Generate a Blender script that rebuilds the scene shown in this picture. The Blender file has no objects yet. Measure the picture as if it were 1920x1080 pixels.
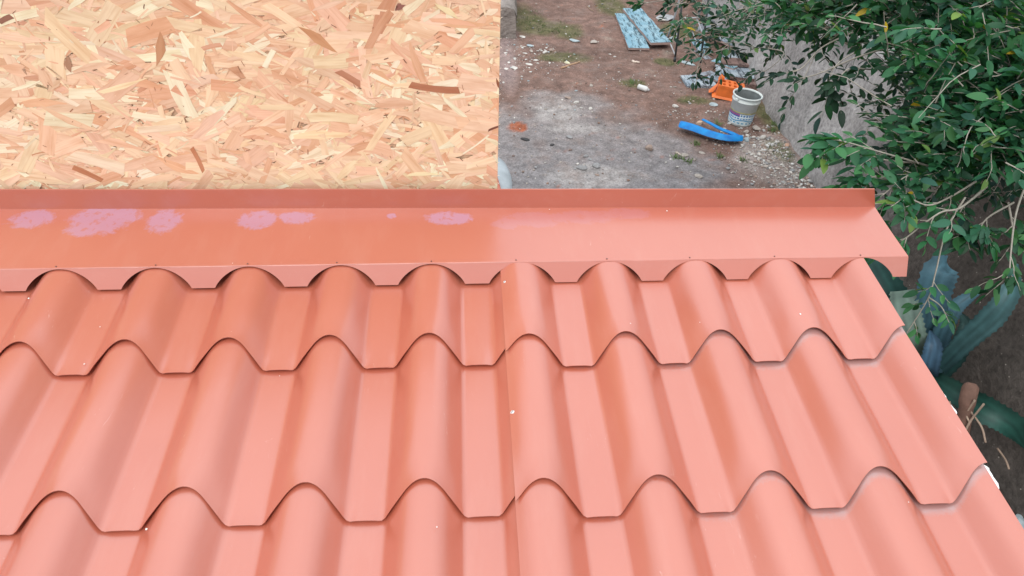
import bpy, math, random
import numpy as np
from mathutils import Vector, Matrix, noise

# ------------------------------------------------------------------ camera, sky, sun, exposure
scn = bpy.context.scene
COL = scn.collection
CAM = Vector((0.878336, -0.977877, 3.2))
cam_d = bpy.data.cameras.new('camera')
cam_d.sensor_width = 36.0
cam_d.lens = 24.23
cam_d.clip_start = 0.02
cam_d.clip_end = 600
cam = bpy.data.objects.new('camera', cam_d)
COL.objects.link(cam)
_r, _u, _b = (0.997703, -0.061146, 0.029155), (0.016852, 0.640891, 0.767447), (-0.065611, -0.765193, 0.640449)
cam.matrix_world = Matrix(((_r[0], _u[0], _b[0], CAM.x), (_r[1], _u[1], _b[1], CAM.y), (_r[2], _u[2], _b[2], CAM.z), (0, 0, 0, 1)))
scn.camera = cam

SUN_EL, SUN_AZ = math.radians(56), math.radians(200)      # azimuth clockwise from +Y: behind the camera, to the left
world = bpy.data.worlds.new('World')
scn.world = world
world.use_nodes = True
wn, wl = world.node_tree.nodes, world.node_tree.links
wn.clear()
w_out = wn.new('ShaderNodeOutputWorld')
w_bg = wn.new('ShaderNodeBackground')
w_bg.inputs['Strength'].default_value = 0.1
sky = wn.new('ShaderNodeTexSky')
sky.sky_type = 'NISHITA'
sky.sun_disc = False
sky.sun_elevation = SUN_EL
sky.sun_rotation = SUN_AZ
w_tc = wn.new('ShaderNodeTexCoord')
w_no = wn.new('ShaderNodeTexNoise')
w_no.inputs['Scale'].default_value = 2.2
w_no.inputs['Detail'].default_value = 5
w_rp = wn.new('ShaderNodeValToRGB')
w_rp.color_ramp.elements[0].position = 0.3
w_rp.color_ramp.elements[0].color = (12.2, 12.9, 13.9, 1)
w_rp.color_ramp.elements[1].position = 0.75
w_rp.color_ramp.elements[1].color = (15.8, 16.0, 16.3, 1)
w_mx = wn.new('ShaderNodeMix')
w_mx.data_type = 'RGBA'
w_mx.inputs[0].default_value = 0.86                         # cloud cover
wl.new(w_tc.outputs['Generated'], w_no.inputs['Vector'])
wl.new(w_no.outputs['Fac'], w_rp.inputs['Fac'])
wl.new(sky.outputs['Color'], w_mx.inputs[6])
# overcast luminance: about three times brighter overhead than at the horizon
w_sp = wn.new('ShaderNodeSeparateXYZ')
w_mr = wn.new('ShaderNodeMapRange')
w_mr.inputs['From Min'].default_value = 0.0
w_mr.inputs['From Max'].default_value = 1.0
w_mr.inputs['To Min'].default_value = 0.40
w_mr.inputs['To Max'].default_value = 1.0
w_ml = wn.new('ShaderNodeMix')
w_ml.data_type = 'RGBA'
w_ml.blend_type = 'MULTIPLY'
w_ml.inputs[0].default_value = 1.0
wl.new(w_tc.outputs['Generated'], w_sp.inputs['Vector'])
wl.new(w_sp.outputs['Z'], w_mr.inputs['Value'])
wl.new(w_rp.outputs['Color'], w_ml.inputs[6])
wl.new(w_mr.outputs['Result'], w_ml.inputs[7])
wl.new(w_ml.outputs[2], w_mx.inputs[7])
wl.new(w_mx.outputs[2], w_bg.inputs['Color'])
wl.new(w_bg.outputs['Background'], w_out.inputs['Surface'])

sun_d = bpy.data.lights.new('sun', 'SUN')
sun_d.energy = 0.9
sun_d.angle = math.radians(35)
sun_d.color = (1.0, 0.955, 0.9)
sun = bpy.data.objects.new('sun', sun_d)
COL.objects.link(sun)
sun_dir = Vector((math.sin(SUN_AZ) * math.cos(SUN_EL), math.cos(SUN_AZ) * math.cos(SUN_EL), math.sin(SUN_EL)))
sun.rotation_euler = sun_dir.to_track_quat('Z', 'Y').to_euler()

scn.view_settings.view_transform = 'Standard'
scn.view_settings.look = 'None'
scn.view_settings.exposure = 0.55
scn.view_settings.gamma = 1.0
scn.view_settings.use_curve_mapping = False

R = random.Random(7)
PI = math.pi
# ------------------------------------------------------------------ node helpers
def new_mat(name, base=(.5, .5, .5), rough=.6, spec=.5):
    m = bpy.data.materials.new(name)
    m.use_nodes = True
    nt = m.node_tree
    b = nt.nodes['Principled BSDF']
    b.inputs['Base Color'].default_value = (*base, 1)
    b.inputs['Roughness'].default_value = rough
    b.inputs['Specular IOR Level'].default_value = spec
    return m, nt, b

def nd(nt, t, **kw):
    n = nt.nodes.new(t)
    for k, v in kw.items():
        if k in n.inputs:
            n.inputs[k].default_value = v
        else:
            setattr(n, k, v)
    return n

def noise_n(nt, scale, detail=4, rough=.55, vec=None, dist=0):
    n = nd(nt, 'ShaderNodeTexNoise', Scale=scale, Detail=detail, Roughness=rough, Distortion=dist)
    if vec is None:
        tc = nt.nodes.new('ShaderNodeTexCoord')
        vec = tc.outputs['Object']
    nt.links.new(vec, n.inputs['Vector'])
    return n

def ramp(nt, fac, stops):
    r = nt.nodes.new('ShaderNodeValToRGB')
    e = r.color_ramp.elements
    while len(e) < len(stops):
        e.new(.5)
    for el, (p, c) in zip(e, stops):
        el.position = p
        el.color = (*c, 1) if len(c) == 3 else c
    nt.links.new(fac, r.inputs['Fac'])
    return r.outputs['Color']

def mix(nt, fac, a, b, mode='MIX'):
    m = nt.nodes.new('ShaderNodeMix')
    m.data_type = 'RGBA'
    m.blend_type = mode
    for sock, v in ((m.inputs[0], fac), (m.inputs[6], a), (m.inputs[7], b)):
        if hasattr(v, 'is_output'):
            nt.links.new(v, sock)
        elif isinstance(v, (int, float)):
            sock.default_value = v
        else:
            sock.default_value = (*v, 1)
    return m.outputs[2]

def bump(nt, b, h, strength=.3, dist=.01, chain=None):
    n = nd(nt, 'ShaderNodeBump', Strength=strength, Distance=dist)
    nt.links.new(h, n.inputs['Height'])
    if chain is not None:
        nt.links.new(chain, n.inputs['Normal'])
    nt.links.new(n.outputs['Normal'], b.inputs['Normal'])
    return n.outputs['Normal']

def math_n(nt, op, a, b=0.0, clamp=False):
    n = nt.nodes.new('ShaderNodeMath')
    n.operation = op
    n.use_clamp = clamp
    for i, v in enumerate((a, b)):
        if hasattr(v, 'is_output'):
            nt.links.new(v, n.inputs[i])
        else:
            n.inputs[i].default_value = v
    return n.outputs[0]

def attr(nt, name, out='Color'):
    n = nt.nodes.new('ShaderNodeAttribute')
    n.attribute_name = name
    return n.outputs[out]

G3 = lambda v: (v, v, v)

def simple(name, base, rough=.7, var=.25, scale=12, bscale=60, bstr=.3, bdist=.004, spec=.4):
    m, nt, b = new_mat(name, base, rough, spec)
    n = noise_n(nt, scale, 5)
    c = ramp(nt, n.outputs['Fac'], [(.25, tuple(x * (1 - var) for x in base)), (.75, tuple(min(1, x * (1 + var)) for x in base))])
    nt.links.new(c, b.inputs['Base Color'])
    n2 = noise_n(nt, bscale, 5)
    bump(nt, b, n2.outputs['Fac'], bstr, bdist)
    return m

def colour_attr_mat(name, rough=.7, spec=.4, var=.15, scale=30, bscale=80, bstr=.3, bdist=.003):
    m, nt, b = new_mat(name, (.5, .5, .5), rough, spec)
    n = noise_n(nt, scale, 5)
    c = mix(nt, 1.0, attr(nt, 'col'), ramp(nt, n.outputs['Fac'], [(.25, G3(1 - var)), (.75, G3(1 + var))]), 'MULTIPLY')
    nt.links.new(c, b.inputs['Base Color'])
    n2 = noise_n(nt, bscale, 5)
    bump(nt, b, n2.outputs['Fac'], bstr, bdist)
    return m

# ------------------------------------------------------------------ mesh helpers
WLOC = {}
def wloc(o):
    return WLOC.get(o.name, Vector((0, 0, 0))) if o is not None else Vector((0, 0, 0))

class MB:
    def __init__(s):
        s.v, s.f, s.c, s.g = [], [], [], []
    def add(s, vs, fs, col=None, grain=None):
        o = len(s.v)
        s.v.extend(tuple(p) for p in vs)
        s.f.extend(tuple(i + o for i in f) for f in fs)
        if col is not None:
            if len(col) == len(vs) and hasattr(col[0], '__len__'):
                s.c.extend((*c[:3], 1) for c in col)
            else:
                s.c.extend([(*col[:3], 1)] * len(vs))
        if grain is not None:
            s.g.extend(grain)
    def mesh(s, name, mat, smooth=False, off=None):
        me = bpy.data.meshes.new(name)
        v = s.v
        if off is not None and off.length > 0:
            v = [(p[0] - off.x, p[1] - off.y, p[2] - off.z) for p in v]
        me.from_pydata(v, [], s.f)
        if s.c and len(s.c) == len(s.v):
            a = me.color_attributes.new('col', 'FLOAT_COLOR', 'POINT')
            a.data.foreach_set('color', np.array(s.c, 'f').ravel())
        if s.g and len(s.g) == len(s.v):
            a = me.attributes.new('grain', 'FLOAT_VECTOR', 'POINT')
            a.data.foreach_set('vector', np.array(s.g, 'f').ravel())
        if smooth:
            me.polygons.foreach_set('use_smooth', [True] * len(me.polygons))
        for m in (mat if isinstance(mat, (list, tuple)) else [mat]):
            me.materials.append(m)
        me.update()
        return me
    def build(s, name, mat, parent=None, smooth=False, label=None, cat=None, group=None, kind=None, base=None):
        off = wloc(parent)
        if parent is None and base is not None:
            off = Vector(base)
        o = bpy.data.objects.new(name, s.mesh(name, mat, smooth, off))
        COL.objects.link(o)
        if parent is not None:
            o.parent = parent
            WLOC[o.name] = off
        elif base is not None:
            o.location = off
            WLOC[o.name] = off
        tag(o, label, cat, group, kind)
        return o

def tag(o, label=None, cat=None, group=None, kind=None):
    for k, v in (('label', label), ('category', cat), ('group', group), ('kind', kind)):
        if v:
            o[k] = v
    return o

def thing(name, loc, label, cat, group=None):
    o = bpy.data.objects.new(name, None)
    o.empty_display_size = .1
    o.location = loc
    COL.objects.link(o)
    WLOC[o.name] = Vector(loc)
    return tag(o, label, cat, group)

def subempty(name, parent, label=None):
    o = bpy.data.objects.new(name, None)
    o.empty_display_size = .05
    COL.objects.link(o)
    o.parent = parent
    WLOC[o.name] = wloc(parent)
    return tag(o, label)

def grid_faces(nu, nv, flip=False):
    fs = []
    for j in range(nv - 1):
        for i in range(nu - 1):
            a = j * nu + i
            f = (a, a + 1, a + nu + 1, a + nu)
            fs.append(f[::-1] if flip else f)
    return fs

def box(mb, c, d, rot=None, col=None, bev=0.0, jit=0.0):
    """box of size d at c, edges chamfered by bev"""
    rot = rot or Matrix.Identity(3)
    hx, hy, hz = d[0] / 2, d[1] / 2, d[2] / 2
    b = min(bev, hx * .9, hy * .9, hz * .9)
    if b <= 0:
        vs = [Vector((sx * hx, sy * hy, sz * hz)) for sz in (-1, 1) for sy in (-1, 1) for sx in (-1, 1)]
        fs = [(0, 2, 3, 1), (4, 5, 7, 6), (0, 1, 5, 4), (2, 6, 7, 3), (0, 4, 6, 2), (1, 3, 7, 5)]
    else:
        vs, fs, idx = [], [], {}
        for sx in (-1, 1):
            for sy in (-1, 1):
                for sz in (-1, 1):
                    for ax in range(3):
                        p = [sx * (hx - b), sy * (hy - b), sz * (hz - b)]
                        p[ax] = (sx * hx, sy * hy, sz * hz)[ax]
                        idx[(sx, sy, sz, ax)] = len(vs)
                        vs.append(Vector(p))
        for ax in range(3):
            o1, o2 = (ax + 1) % 3, (ax + 2) % 3
            for s_ in (-1, 1):
                q = []
                for a_, b_ in ((-1, -1), (1, -1), (1, 1), (-1, 1)):
                    k = [0, 0, 0]
                    k[ax], k[o1], k[o2] = s_, a_, b_
                    q.append(idx[(*k, ax)])
                fs.append(tuple(q) if s_ > 0 else tuple(q[::-1]))
        for ax in range(3):
            o1, o2 = (ax + 1) % 3, (ax + 2) % 3
            for a_ in (-1, 1):
                for b_ in (-1, 1):
                    q = []
                    for s_, w_ in ((-1, o1), (1, o1), (1, o2), (-1, o2)):
                        k = [0, 0, 0]
                        k[ax], k[o1], k[o2] = s_, a_, b_
                        q.append(idx[(*k, w_)])
                    fs.append(tuple(q) if a_ * b_ < 0 else tuple(q[::-1]))
        for sx in (-1, 1):
            for sy in (-1, 1):
                for sz in (-1, 1):
                    q = tuple(idx[(sx, sy, sz, a)] for a in range(3))
                    fs.append(q if sx * sy * sz > 0 else q[::-1])
    out = []
    for v in vs:
        if jit:
            v = v + Vector((R.uniform(-jit, jit), R.uniform(-jit, jit), R.uniform(-jit, jit)))
        out.append(Vector(c) + rot @ v)
    mb.add(out, fs, col)

def tube(mb, pts, rad, n=6, col=None, cap=True, flat=1.0):
    pts = [Vector(p) for p in pts]
    rad = rad if hasattr(rad, '__len__') else [rad] * len(pts)
    prev = None
    vs = []
    for i, p in enumerate(pts):
        t = (pts[min(i + 1, len(pts) - 1)] - pts[max(i - 1, 0)]).normalized()
        if prev is None:
            a = Vector((0, 0, 1)) if abs(t.z) < .9 else Vector((1, 0, 0))
            prev = t.cross(a).normalized()
        x = (prev - t * prev.dot(t)).normalized()
        y = t.cross(x)
        prev = x
        for k in range(n):
            a = 2 * PI * k / n
            vs.append(p + (x * math.cos(a) + y * math.sin(a) * flat) * rad[i])
    fs = []
    for i in range(len(pts) - 1):
        for k in range(n):
            a, b = i * n + k, i * n + (k + 1) % n
            fs.append((a, b, b + n, a + n))
    if cap:
        fs.append(tuple(range(n))[::-1])
        fs.append(tuple(range((len(pts) - 1) * n, len(pts) * n)))
    mb.add(vs, fs, col)

def curve_pts(pts, n=8):
    """Catmull-Rom through pts"""
    pts = [Vector(p) for p in pts]
    P = [pts[0] * 2 - pts[1]] + pts + [pts[-1] * 2 - pts[-2]]
    out = []
    for i in range(1, len(P) - 2):
        for k in range(n):
            t = k / n
            a, b, c, d = P[i - 1], P[i], P[i + 1], P[i + 2]
            out.append(.5 * ((2 * b) + (c - a) * t + (2 * a - 5 * b + 4 * c - d) * t * t + (3 * b - a - 3 * c + d) * t ** 3))
    out.append(pts[-1])
    return out

def lathe(mb, c, prof, n=32, col=None, rot=None):
    rot = rot or Matrix.Identity(3)
    vs = []
    for (r, z) in prof:
        for k in range(n):
            a = 2 * PI * k / n
            vs.append(Vector(c) + rot @ Vector((r * math.cos(a), r * math.sin(a), z)))
    fs = []
    for i in range(len(prof) - 1):
        for k in range(n):
            a, b = i * n + k, i * n + (k + 1) % n
            fs.append((a, b, b + n, a + n))
    mb.add(vs, fs, col)

def stone_geo(mb, c, d, seed, col=None, rotz=0.0, sub=2):
    """irregular faceted stone of size d resting at c"""
    key = sub
    if key not in stone_geo.ico:
        import bmesh
        bm = bmesh.new()
        bmesh.ops.create_icosphere(bm, subdivisions=sub, radius=1)
        stone_geo.ico[key] = ([v.co.copy() for v in bm.verts], [tuple(v.index for v in f.verts) for f in bm.faces])
        bm.free()
    V, F = stone_geo.ico[key]
    rz = Matrix.Rotation(rotz, 3, 'Z')
    rr = random.Random(seed)
    pl = [(Vector((rr.uniform(-1, 1), rr.uniform(-1, 1), rr.uniform(-.6, 1))).normalized(), rr.uniform(.55, .85)) for _ in range(7)]
    out = []
    for v in V:
        p = v.copy()
        for nrm, dd in pl:
            e = p.dot(nrm) - dd
            if e > 0:
                p -= nrm * e * .9
        p *= 1 + .08 * noise.noise(v * 2.3 + Vector((seed * 1.7, 0, 0)))
        p = Vector((p.x * d[0] / 2, p.y * d[1] / 2, p.z * d[2] / 2))
        q = rz @ p
        q.z = max(q.z, -d[2] * .3)
        out.append(Vector(c) + q + Vector((0, 0, d[2] * .28)))
    mb.add(out, F, col)
stone_geo.ico = {}

# ------------------------------------------------------------------ roof frame (u along the ridge, v up the slope, w off the roof; one unit = one wave)
UNIT = 0.2
SL = math.radians(6)
CS, SN = math.cos(SL), math.sin(SL)
Z0 = 3.2 - UNIT * (SN * -4.32869531 + CS * 5.59083371)
def RW(u, v, w):
    u *= UNIT; v *= UNIT; w *= UNIT
    return Vector((u, v * CS - w * SN, v * SN + w * CS + Z0))
HUMP, STEPL, EDGE_BACK, RISE = .2073, 1.6273, .267, .054

# ================================================================== GROUND
def blob(x, y, cx, cy, rx, ry, soft=.5):
    d = math.hypot((x - cx) / rx, (y - cy) / ry)
    return max(0.0, min(1.0, (1 + soft - d) / (2 * soft)))

GREY = [((1.592, 4.413, 0), .95, .8), ((2.172, 5.01, 0), 1.0, .75), ((1.32, 4.705, 0), .5, 1.0), ((2.688, 4.495, 0), .6, .5), ((1.958, 5.837, 0), .5, .35)]
PALE = [((1.861, 5.735, 0), .28, .22), ((2.035, 5.347, 0), .3, .1), ((3.817, 4.682, 0), .35, .5), ((1.98, 4.408, 0), .4, .2)]
MOSS = [((1.927, 8.224, 0), .45, .3), ((2.26, 8.033, 0), .2, .25), ((2.096, 7.246, 0), .35, .18), ((2.998, 9.167, 0), .2, .5), ((2.792, 6.417, 0), .14, .12), ((4.107, 5.646, 0), .16, .38),
        ((3.953, 4.836, 0), .12, .22), ((3.334, 7.093, 0), .12, .12), ((3.836, 8.206, 0), .25, .3), ((3.384, 5.971, 0), .2, .12), ((1.74, 8.571, -0), .3, .5), ((2.837, 1.519, 0), .1, .1)]
PINK = [((1.393, 7.152, 0), .12, .9), ((1.456, 8.055, 0), .12, .5)]
RUST = [((1.416, 5.384, 0), .1, .1)]

def ground_h(x, y):
    h = .03 * noise.noise(Vector((x * .9, y * .9, 0))) + .012 * noise.noise(Vector((x * 4, y * 4, 3))) + .005 * noise.noise(Vector((x * 14, y * 14, 8)))
    return h

def build_ground():
    mb = MB()
    xs = list(np.arange(-.5, 5.2, .035))
    ys = list(np.arange(-.6, 13, .045))
    vs, cs = [], []
    for y in ys:
        for x in xs:
            vs.append((x, y, ground_h(x, y) * max(0, min(1, (x + .5) / .3)) ))
            n1 = noise.noise(Vector((x * 2.1, y * 2.1, 5)))
            n2 = noise.noise(Vector((x * 6, y * 6, 9)))
            wob = .42 * n1 + .26 * n2 + .2 * noise.noise(Vector((x * .8, y * .8, 2)))
            grey = max([blob(x, y, c[0], c[1], rx, ry, .6) for c, rx, ry in GREY])
            pale = max([blob(x, y, c[0], c[1], rx, ry, .5) for c, rx, ry in PALE])
            moss = max([blob(x, y, c[0], c[1], rx, ry, .5) for c, rx, ry in MOSS])
            sharp = lambda q: max(0.0, min(1.0, (q + wob - .3) / .45))
            pink = max([blob(x, y, c[0], c[1], rx, ry, .3) for c, rx, ry in PINK])
            rust = max([blob(x, y, c[0], c[1], rx, ry, .25) for c, rx, ry in RUST])
            soil = Vector((.20, .125, .1)) * (1 + .35 * n1 + .2 * n2)
            c = soil.lerp(Vector((.27, .245, .235)).lerp(Vector((.235, .24, .25)), max(0, min(1, (6.2 - y) * .5))), sharp(grey) * .8)
            c = c.lerp(Vector((.40, .375, .355)), sharp(pale) * .55)
            c = c.lerp(Vector((.085, .11, .032)), sharp(moss) * .65)
            c = c.lerp(Vector((.33, .25, .235)), pink * .7)
            c = c.lerp(Vector((.34, .105, .05)), max(0, min(1, (rust + .5 * n2 + .3 * noise.noise(Vector((x * 22, y * 22, 1))) - .35) * 4)))
            foot_shade = blob(x, y, 3.9, 1.6, .7, 2.4, .4)            # leaf mould at the wall foot, with deep shade painted in
            c = c.lerp(Vector((.05, .038, .03)), foot_shade * .8)
            cs.append(c)
    mb.add(vs, grid_faces(len(xs), len(ys)), cs)
    m, nt, b = new_mat('bare_earth', (.2, .15, .12), .92, .25)
    n = noise_n(nt, 9, 8, .65)
    n2 = noise_n(nt, 60, 6, .7)
    n0 = noise_n(nt, 3.1, 6, .7)
    c = mix(nt, 1.0, attr(nt, 'col'), ramp(nt, n.outputs['Fac'], [(.25, G3(.55)), (.5, G3(1.0)), (.78, G3(1.6))]), 'MULTIPLY')
    c = mix(nt, ramp(nt, n0.outputs['Fac'], [(.5, G3(0)), (.66, G3(.55))]), c, (.25, .19, .165))
    c = mix(nt, 1.0, c, ramp(nt, n2.outputs['Fac'], [(.3, G3(.6)), (.5, G3(1.0)), (.72, G3(1.45))]), 'MULTIPLY')
    vor = nd(nt, 'ShaderNodeTexVoronoi', Scale=38.0)
    tc = nt.nodes.new('ShaderNodeTexCoord')
    nt.links.new(tc.outputs['Object'], vor.inputs['Vector'])
    pk = ramp(nt, vor.outputs['Distance'], [(.12, G3(1)), (.2, G3(0))])
    rnd = ramp(nt, vor.outputs['Color'], [(.72, G3(0)), (.8, G3(1))])
    c = mix(nt, mix(nt, 1.0, pk, rnd, 'MULTIPLY'), c, (.42, .38, .35))
    nt.links.new(c, b.inputs['Base Color'])
    bump(nt, b, math_n(nt, 'ADD', n2.outputs['Fac'], math_n(nt, 'MULTIPLY', n.outputs['Fac'], 2.0)), .8, .02)
    mb.build('ground', m, kind='structure', smooth=True)
    # the rest of the plain, one sheet to the horizon, a little lower
    f = MB()
    n_, ext = 40, 260
    vs = []
    for j in range(n_):
        for i in range(n_):
            q = lambda k: math.copysign(abs(2 * k / (n_ - 1) - 1) ** 2.2, 2 * k / (n_ - 1) - 1) * ext
            x, y = q(i), q(j)
            vs.append((x, y, -.06 + min(1.5, .004 * abs(y)) * 0))
    f.add(vs, grid_faces(n_, n_))
    f.build('terrain', simple('far_earth', (.14, .11, .07), .95, .4, .6, 5, .4, .05), kind='structure')

build_ground()

# terrace held back by the wall
def build_terrace():
    mb = MB()
    xs = list(np.arange(4.25, 14, .12))
    ys = list(np.arange(-6, 26, .16))
    vs = [(x, y, 1.02 + .06 * noise.noise(Vector((x, y, 0))) + .03 * noise.noise(Vector((x * 4, y * 4, 0))) + max(0, x - 5) * .05) for y in ys for x in xs]
    mb.add(vs, grid_faces(len(xs), len(ys)))
    mb.build('terrace', simple('leaf_mould', (.055, .042, .028), .95, .5, 7, 40, .9, .02), kind='structure', smooth=True)
build_terrace()

# ================================================================== RETAINING WALL
A0, A1 = Vector((4.162, 5.973, 0)), Vector((3.776, 1.008, 0))
WDIR = (A1 - A0).normalized()
WOUT = Vector((-WDIR.y, WDIR.x, 0))
if WOUT.x < 0:
    WOUT = -WOUT                                     # away from the yard
def wall_pt(s, h, back=0.0):
    return A0 + WDIR * s + WOUT * (h * .2 + back) + Vector((0, 0, h))

def build_wall():
    root = thing('retaining_wall', A0, 'long battered concrete retaining wall, grey and stained, painted darker in tree shade, behind the bucket and agave', 'wall')
    m, nt, b = new_mat('rough_concrete', (.25, .235, .23), .9, .3)
    n = noise_n(nt, 2.2, 8, .65)
    n2 = noise_n(nt, 24, 8, .7)
    c = mix(nt, 1.0, attr(nt, 'col'), ramp(nt, n.outputs['Fac'], [(.3, G3(.7)), (.52, G3(1.0)), (.75, G3(1.3))]), 'MULTIPLY')
    c = mix(nt, 1.0, c, ramp(nt, n2.outputs['Fac'], [(.3, G3(.55)), (.5, G3(1.0)), (.75, G3(1.5))]), 'MULTIPLY')
    vor = nd(nt, 'ShaderNodeTexVoronoi', Scale=30.0)
    tc = nt.nodes.new('ShaderNodeTexCoord')
    nt.links.new(tc.outputs['Object'], vor.inputs['Vector'])
    pk = ramp(nt, vor.outputs['Distance'], [(.1, G3(1)), (.17, G3(0))])
    rnd = ramp(nt, vor.outputs['Color'], [(.7, G3(0)), (.8, G3(1))])
    c = mix(nt, mix(nt, 1.0, pk, rnd, 'MULTIPLY'), c, (.42, .38, .33))
    nt.links.new(c, b.inputs['Base Color'])
    bump(nt, b, math_n(nt, 'ADD', n2.outputs['Fac'], n.outputs['Fac']), .9, .02)
    face, top = MB(), MB()
    ss = np.arange(-6.5, 8.0, .05)
    hs = np.concatenate([np.arange(-.15, 1.12, .05), [1.13]])
    vs, cs = [], []
    for h in hs:
        for s in ss:
            p = wall_pt(s, h)
            d = .045 * noise.noise(Vector((s * 1.3, h * 1.6, 0))) + .02 * noise.noise(Vector((s * 6, h * 6, 4))) + .008 * noise.noise(Vector((s * 20, h * 20, 4)))
            p = p - WOUT * d
            vs.append(p)
            old = blob(s, 0, 6.1, 0, 3.6, 1, .22)                 # dark mossy stretch by the agave, tree shade painted into its colour
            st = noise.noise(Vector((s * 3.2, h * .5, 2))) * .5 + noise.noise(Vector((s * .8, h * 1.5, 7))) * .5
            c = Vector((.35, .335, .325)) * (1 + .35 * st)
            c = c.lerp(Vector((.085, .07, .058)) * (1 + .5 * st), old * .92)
            if .98 < h < 1.08:
                c = c * 1.15
            cs.append(c)
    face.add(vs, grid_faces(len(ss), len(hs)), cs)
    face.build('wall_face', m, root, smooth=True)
    bs = [0, .06, .15, .24, .27]
    vs, cs = [], []
    for k, bk in enumerate(bs):
        for s in ss:
            z = 1.13 if k < 4 else .9
            p = wall_pt(s, 1.13, bk) - (WOUT * (.045 * noise.noise(Vector((s * 1.3, 1.13 * 1.6, 0)))) if k == 0 else Vector((0, 0, 0)))
            p.z = z + .012 * noise.noise(Vector((s * 5, bk * 9, 1)))
            if k == 0:
                p += WOUT * .004
            vs.append(p)
            cs.append(Vector((.26, .25, .24)).lerp(Vector((.1, .085, .07)), blob(s, 0, 6.1, 0, 3.6, 1, .22)))  # coping carries the same painted tree shade by the agave
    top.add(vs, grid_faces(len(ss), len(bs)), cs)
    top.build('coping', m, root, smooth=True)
    return root
build_wall()

# ================================================================== LOW WALL AT THE FAR LEFT, CEMENT MOUND, BRICK
def build_left_bits():
    a, bq = Vector((1.559, 7.827, 0)), Vector((1.776, 10.996, -0))
    root = thing('plinth_wall', (a.x - .1, a.y, 0), 'low weathered stone plinth wall running along the yard beside the board edge', 'wall')
    m = simple('weathered_stone', (.27, .235, .21), .9, .45, 5, 26, 1.0, .03)
    mb = MB()
    n_ = 70
    prof = [(0, -.05), (.0, .12), (-.01, .27), (-.03, .36), (-.12, .385), (-.3, .38)]
    vs = []
    for (ox, z) in prof:
        for i in range(n_):
            t = i / (n_ - 1)
            p = a.lerp(bq, t)
            d = .03 * noise.noise(Vector((p.y * 3, z * 6, 0))) + .012 * noise.noise(Vector((p.y * 11, z * 14, 0)))
            vs.append((p.x + ox * 1 + d, p.y, z + d * .5))
    mb.add(vs, grid_faces(n_, len(prof)))
    # near end face
    e = [(a.x + ox, a.y - .01, z) for ox, z in prof] + [(a.x - .3, a.y - .01, -.05)]
    mb.add(e, [tuple(range(len(e)))])
    mb.build('stone_face', m, root, smooth=True)
    c = Vector((1.152, 4.281, 0))
    mb = MB()
    vs = []
    nr, na = 9, 40
    for i in range(nr):
        for k in range(na):
            an = 2 * PI * k / (na - 1)
            r = i / (nr - 1)
            w = 1 + .12 * noise.noise(Vector((math.cos(an) * 1.5, math.sin(an) * 1.5, 0)))
            vs.append((c.x - .03 + r * .2 * w * math.cos(an), c.y + .05 + r * .42 * w * math.sin(an), .02 + .07 * (1 - r ** 2.5) - (.05 if i == nr - 1 else 0)))
    mb.add(vs, grid_faces(na, nr))
    o = mb.build('cement_mound', simple('blue_grey_cement', (.33, .37, .39), .85, .2, 6, 40, .4, .01), smooth=True, base=(c.x, c.y, 0))
    tag(o, 'rounded blue-grey cement lump on the ground beside the board edge', 'cement lump')
    b = Vector((1.159, 4.067, 0.12))
    mb = MB()
    box(mb, (b.x - .045, b.y, .115), (.11, .22, .06), Matrix.Rotation(.1, 3, 'Z'), bev=.006)
    o = mb.build('brick', simple('red_clay', (.42, .14, .09), .85, .2, 20, 90, .4, .004), base=(b.x - .045, b.y, .085))
    tag(o, 'red clay brick lying on the cement lump just above the flashing', 'brick')
build_left_bits()

# ================================================================== LEAN-TO WITH ITS TILED METAL ROOF
lean = thing('lean_to_building', RW(4, -2, -.1) * 1.0, 'low lean-to under a terracotta tile-effect metal roof with a scalloped flashing along its top', 'building')

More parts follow.
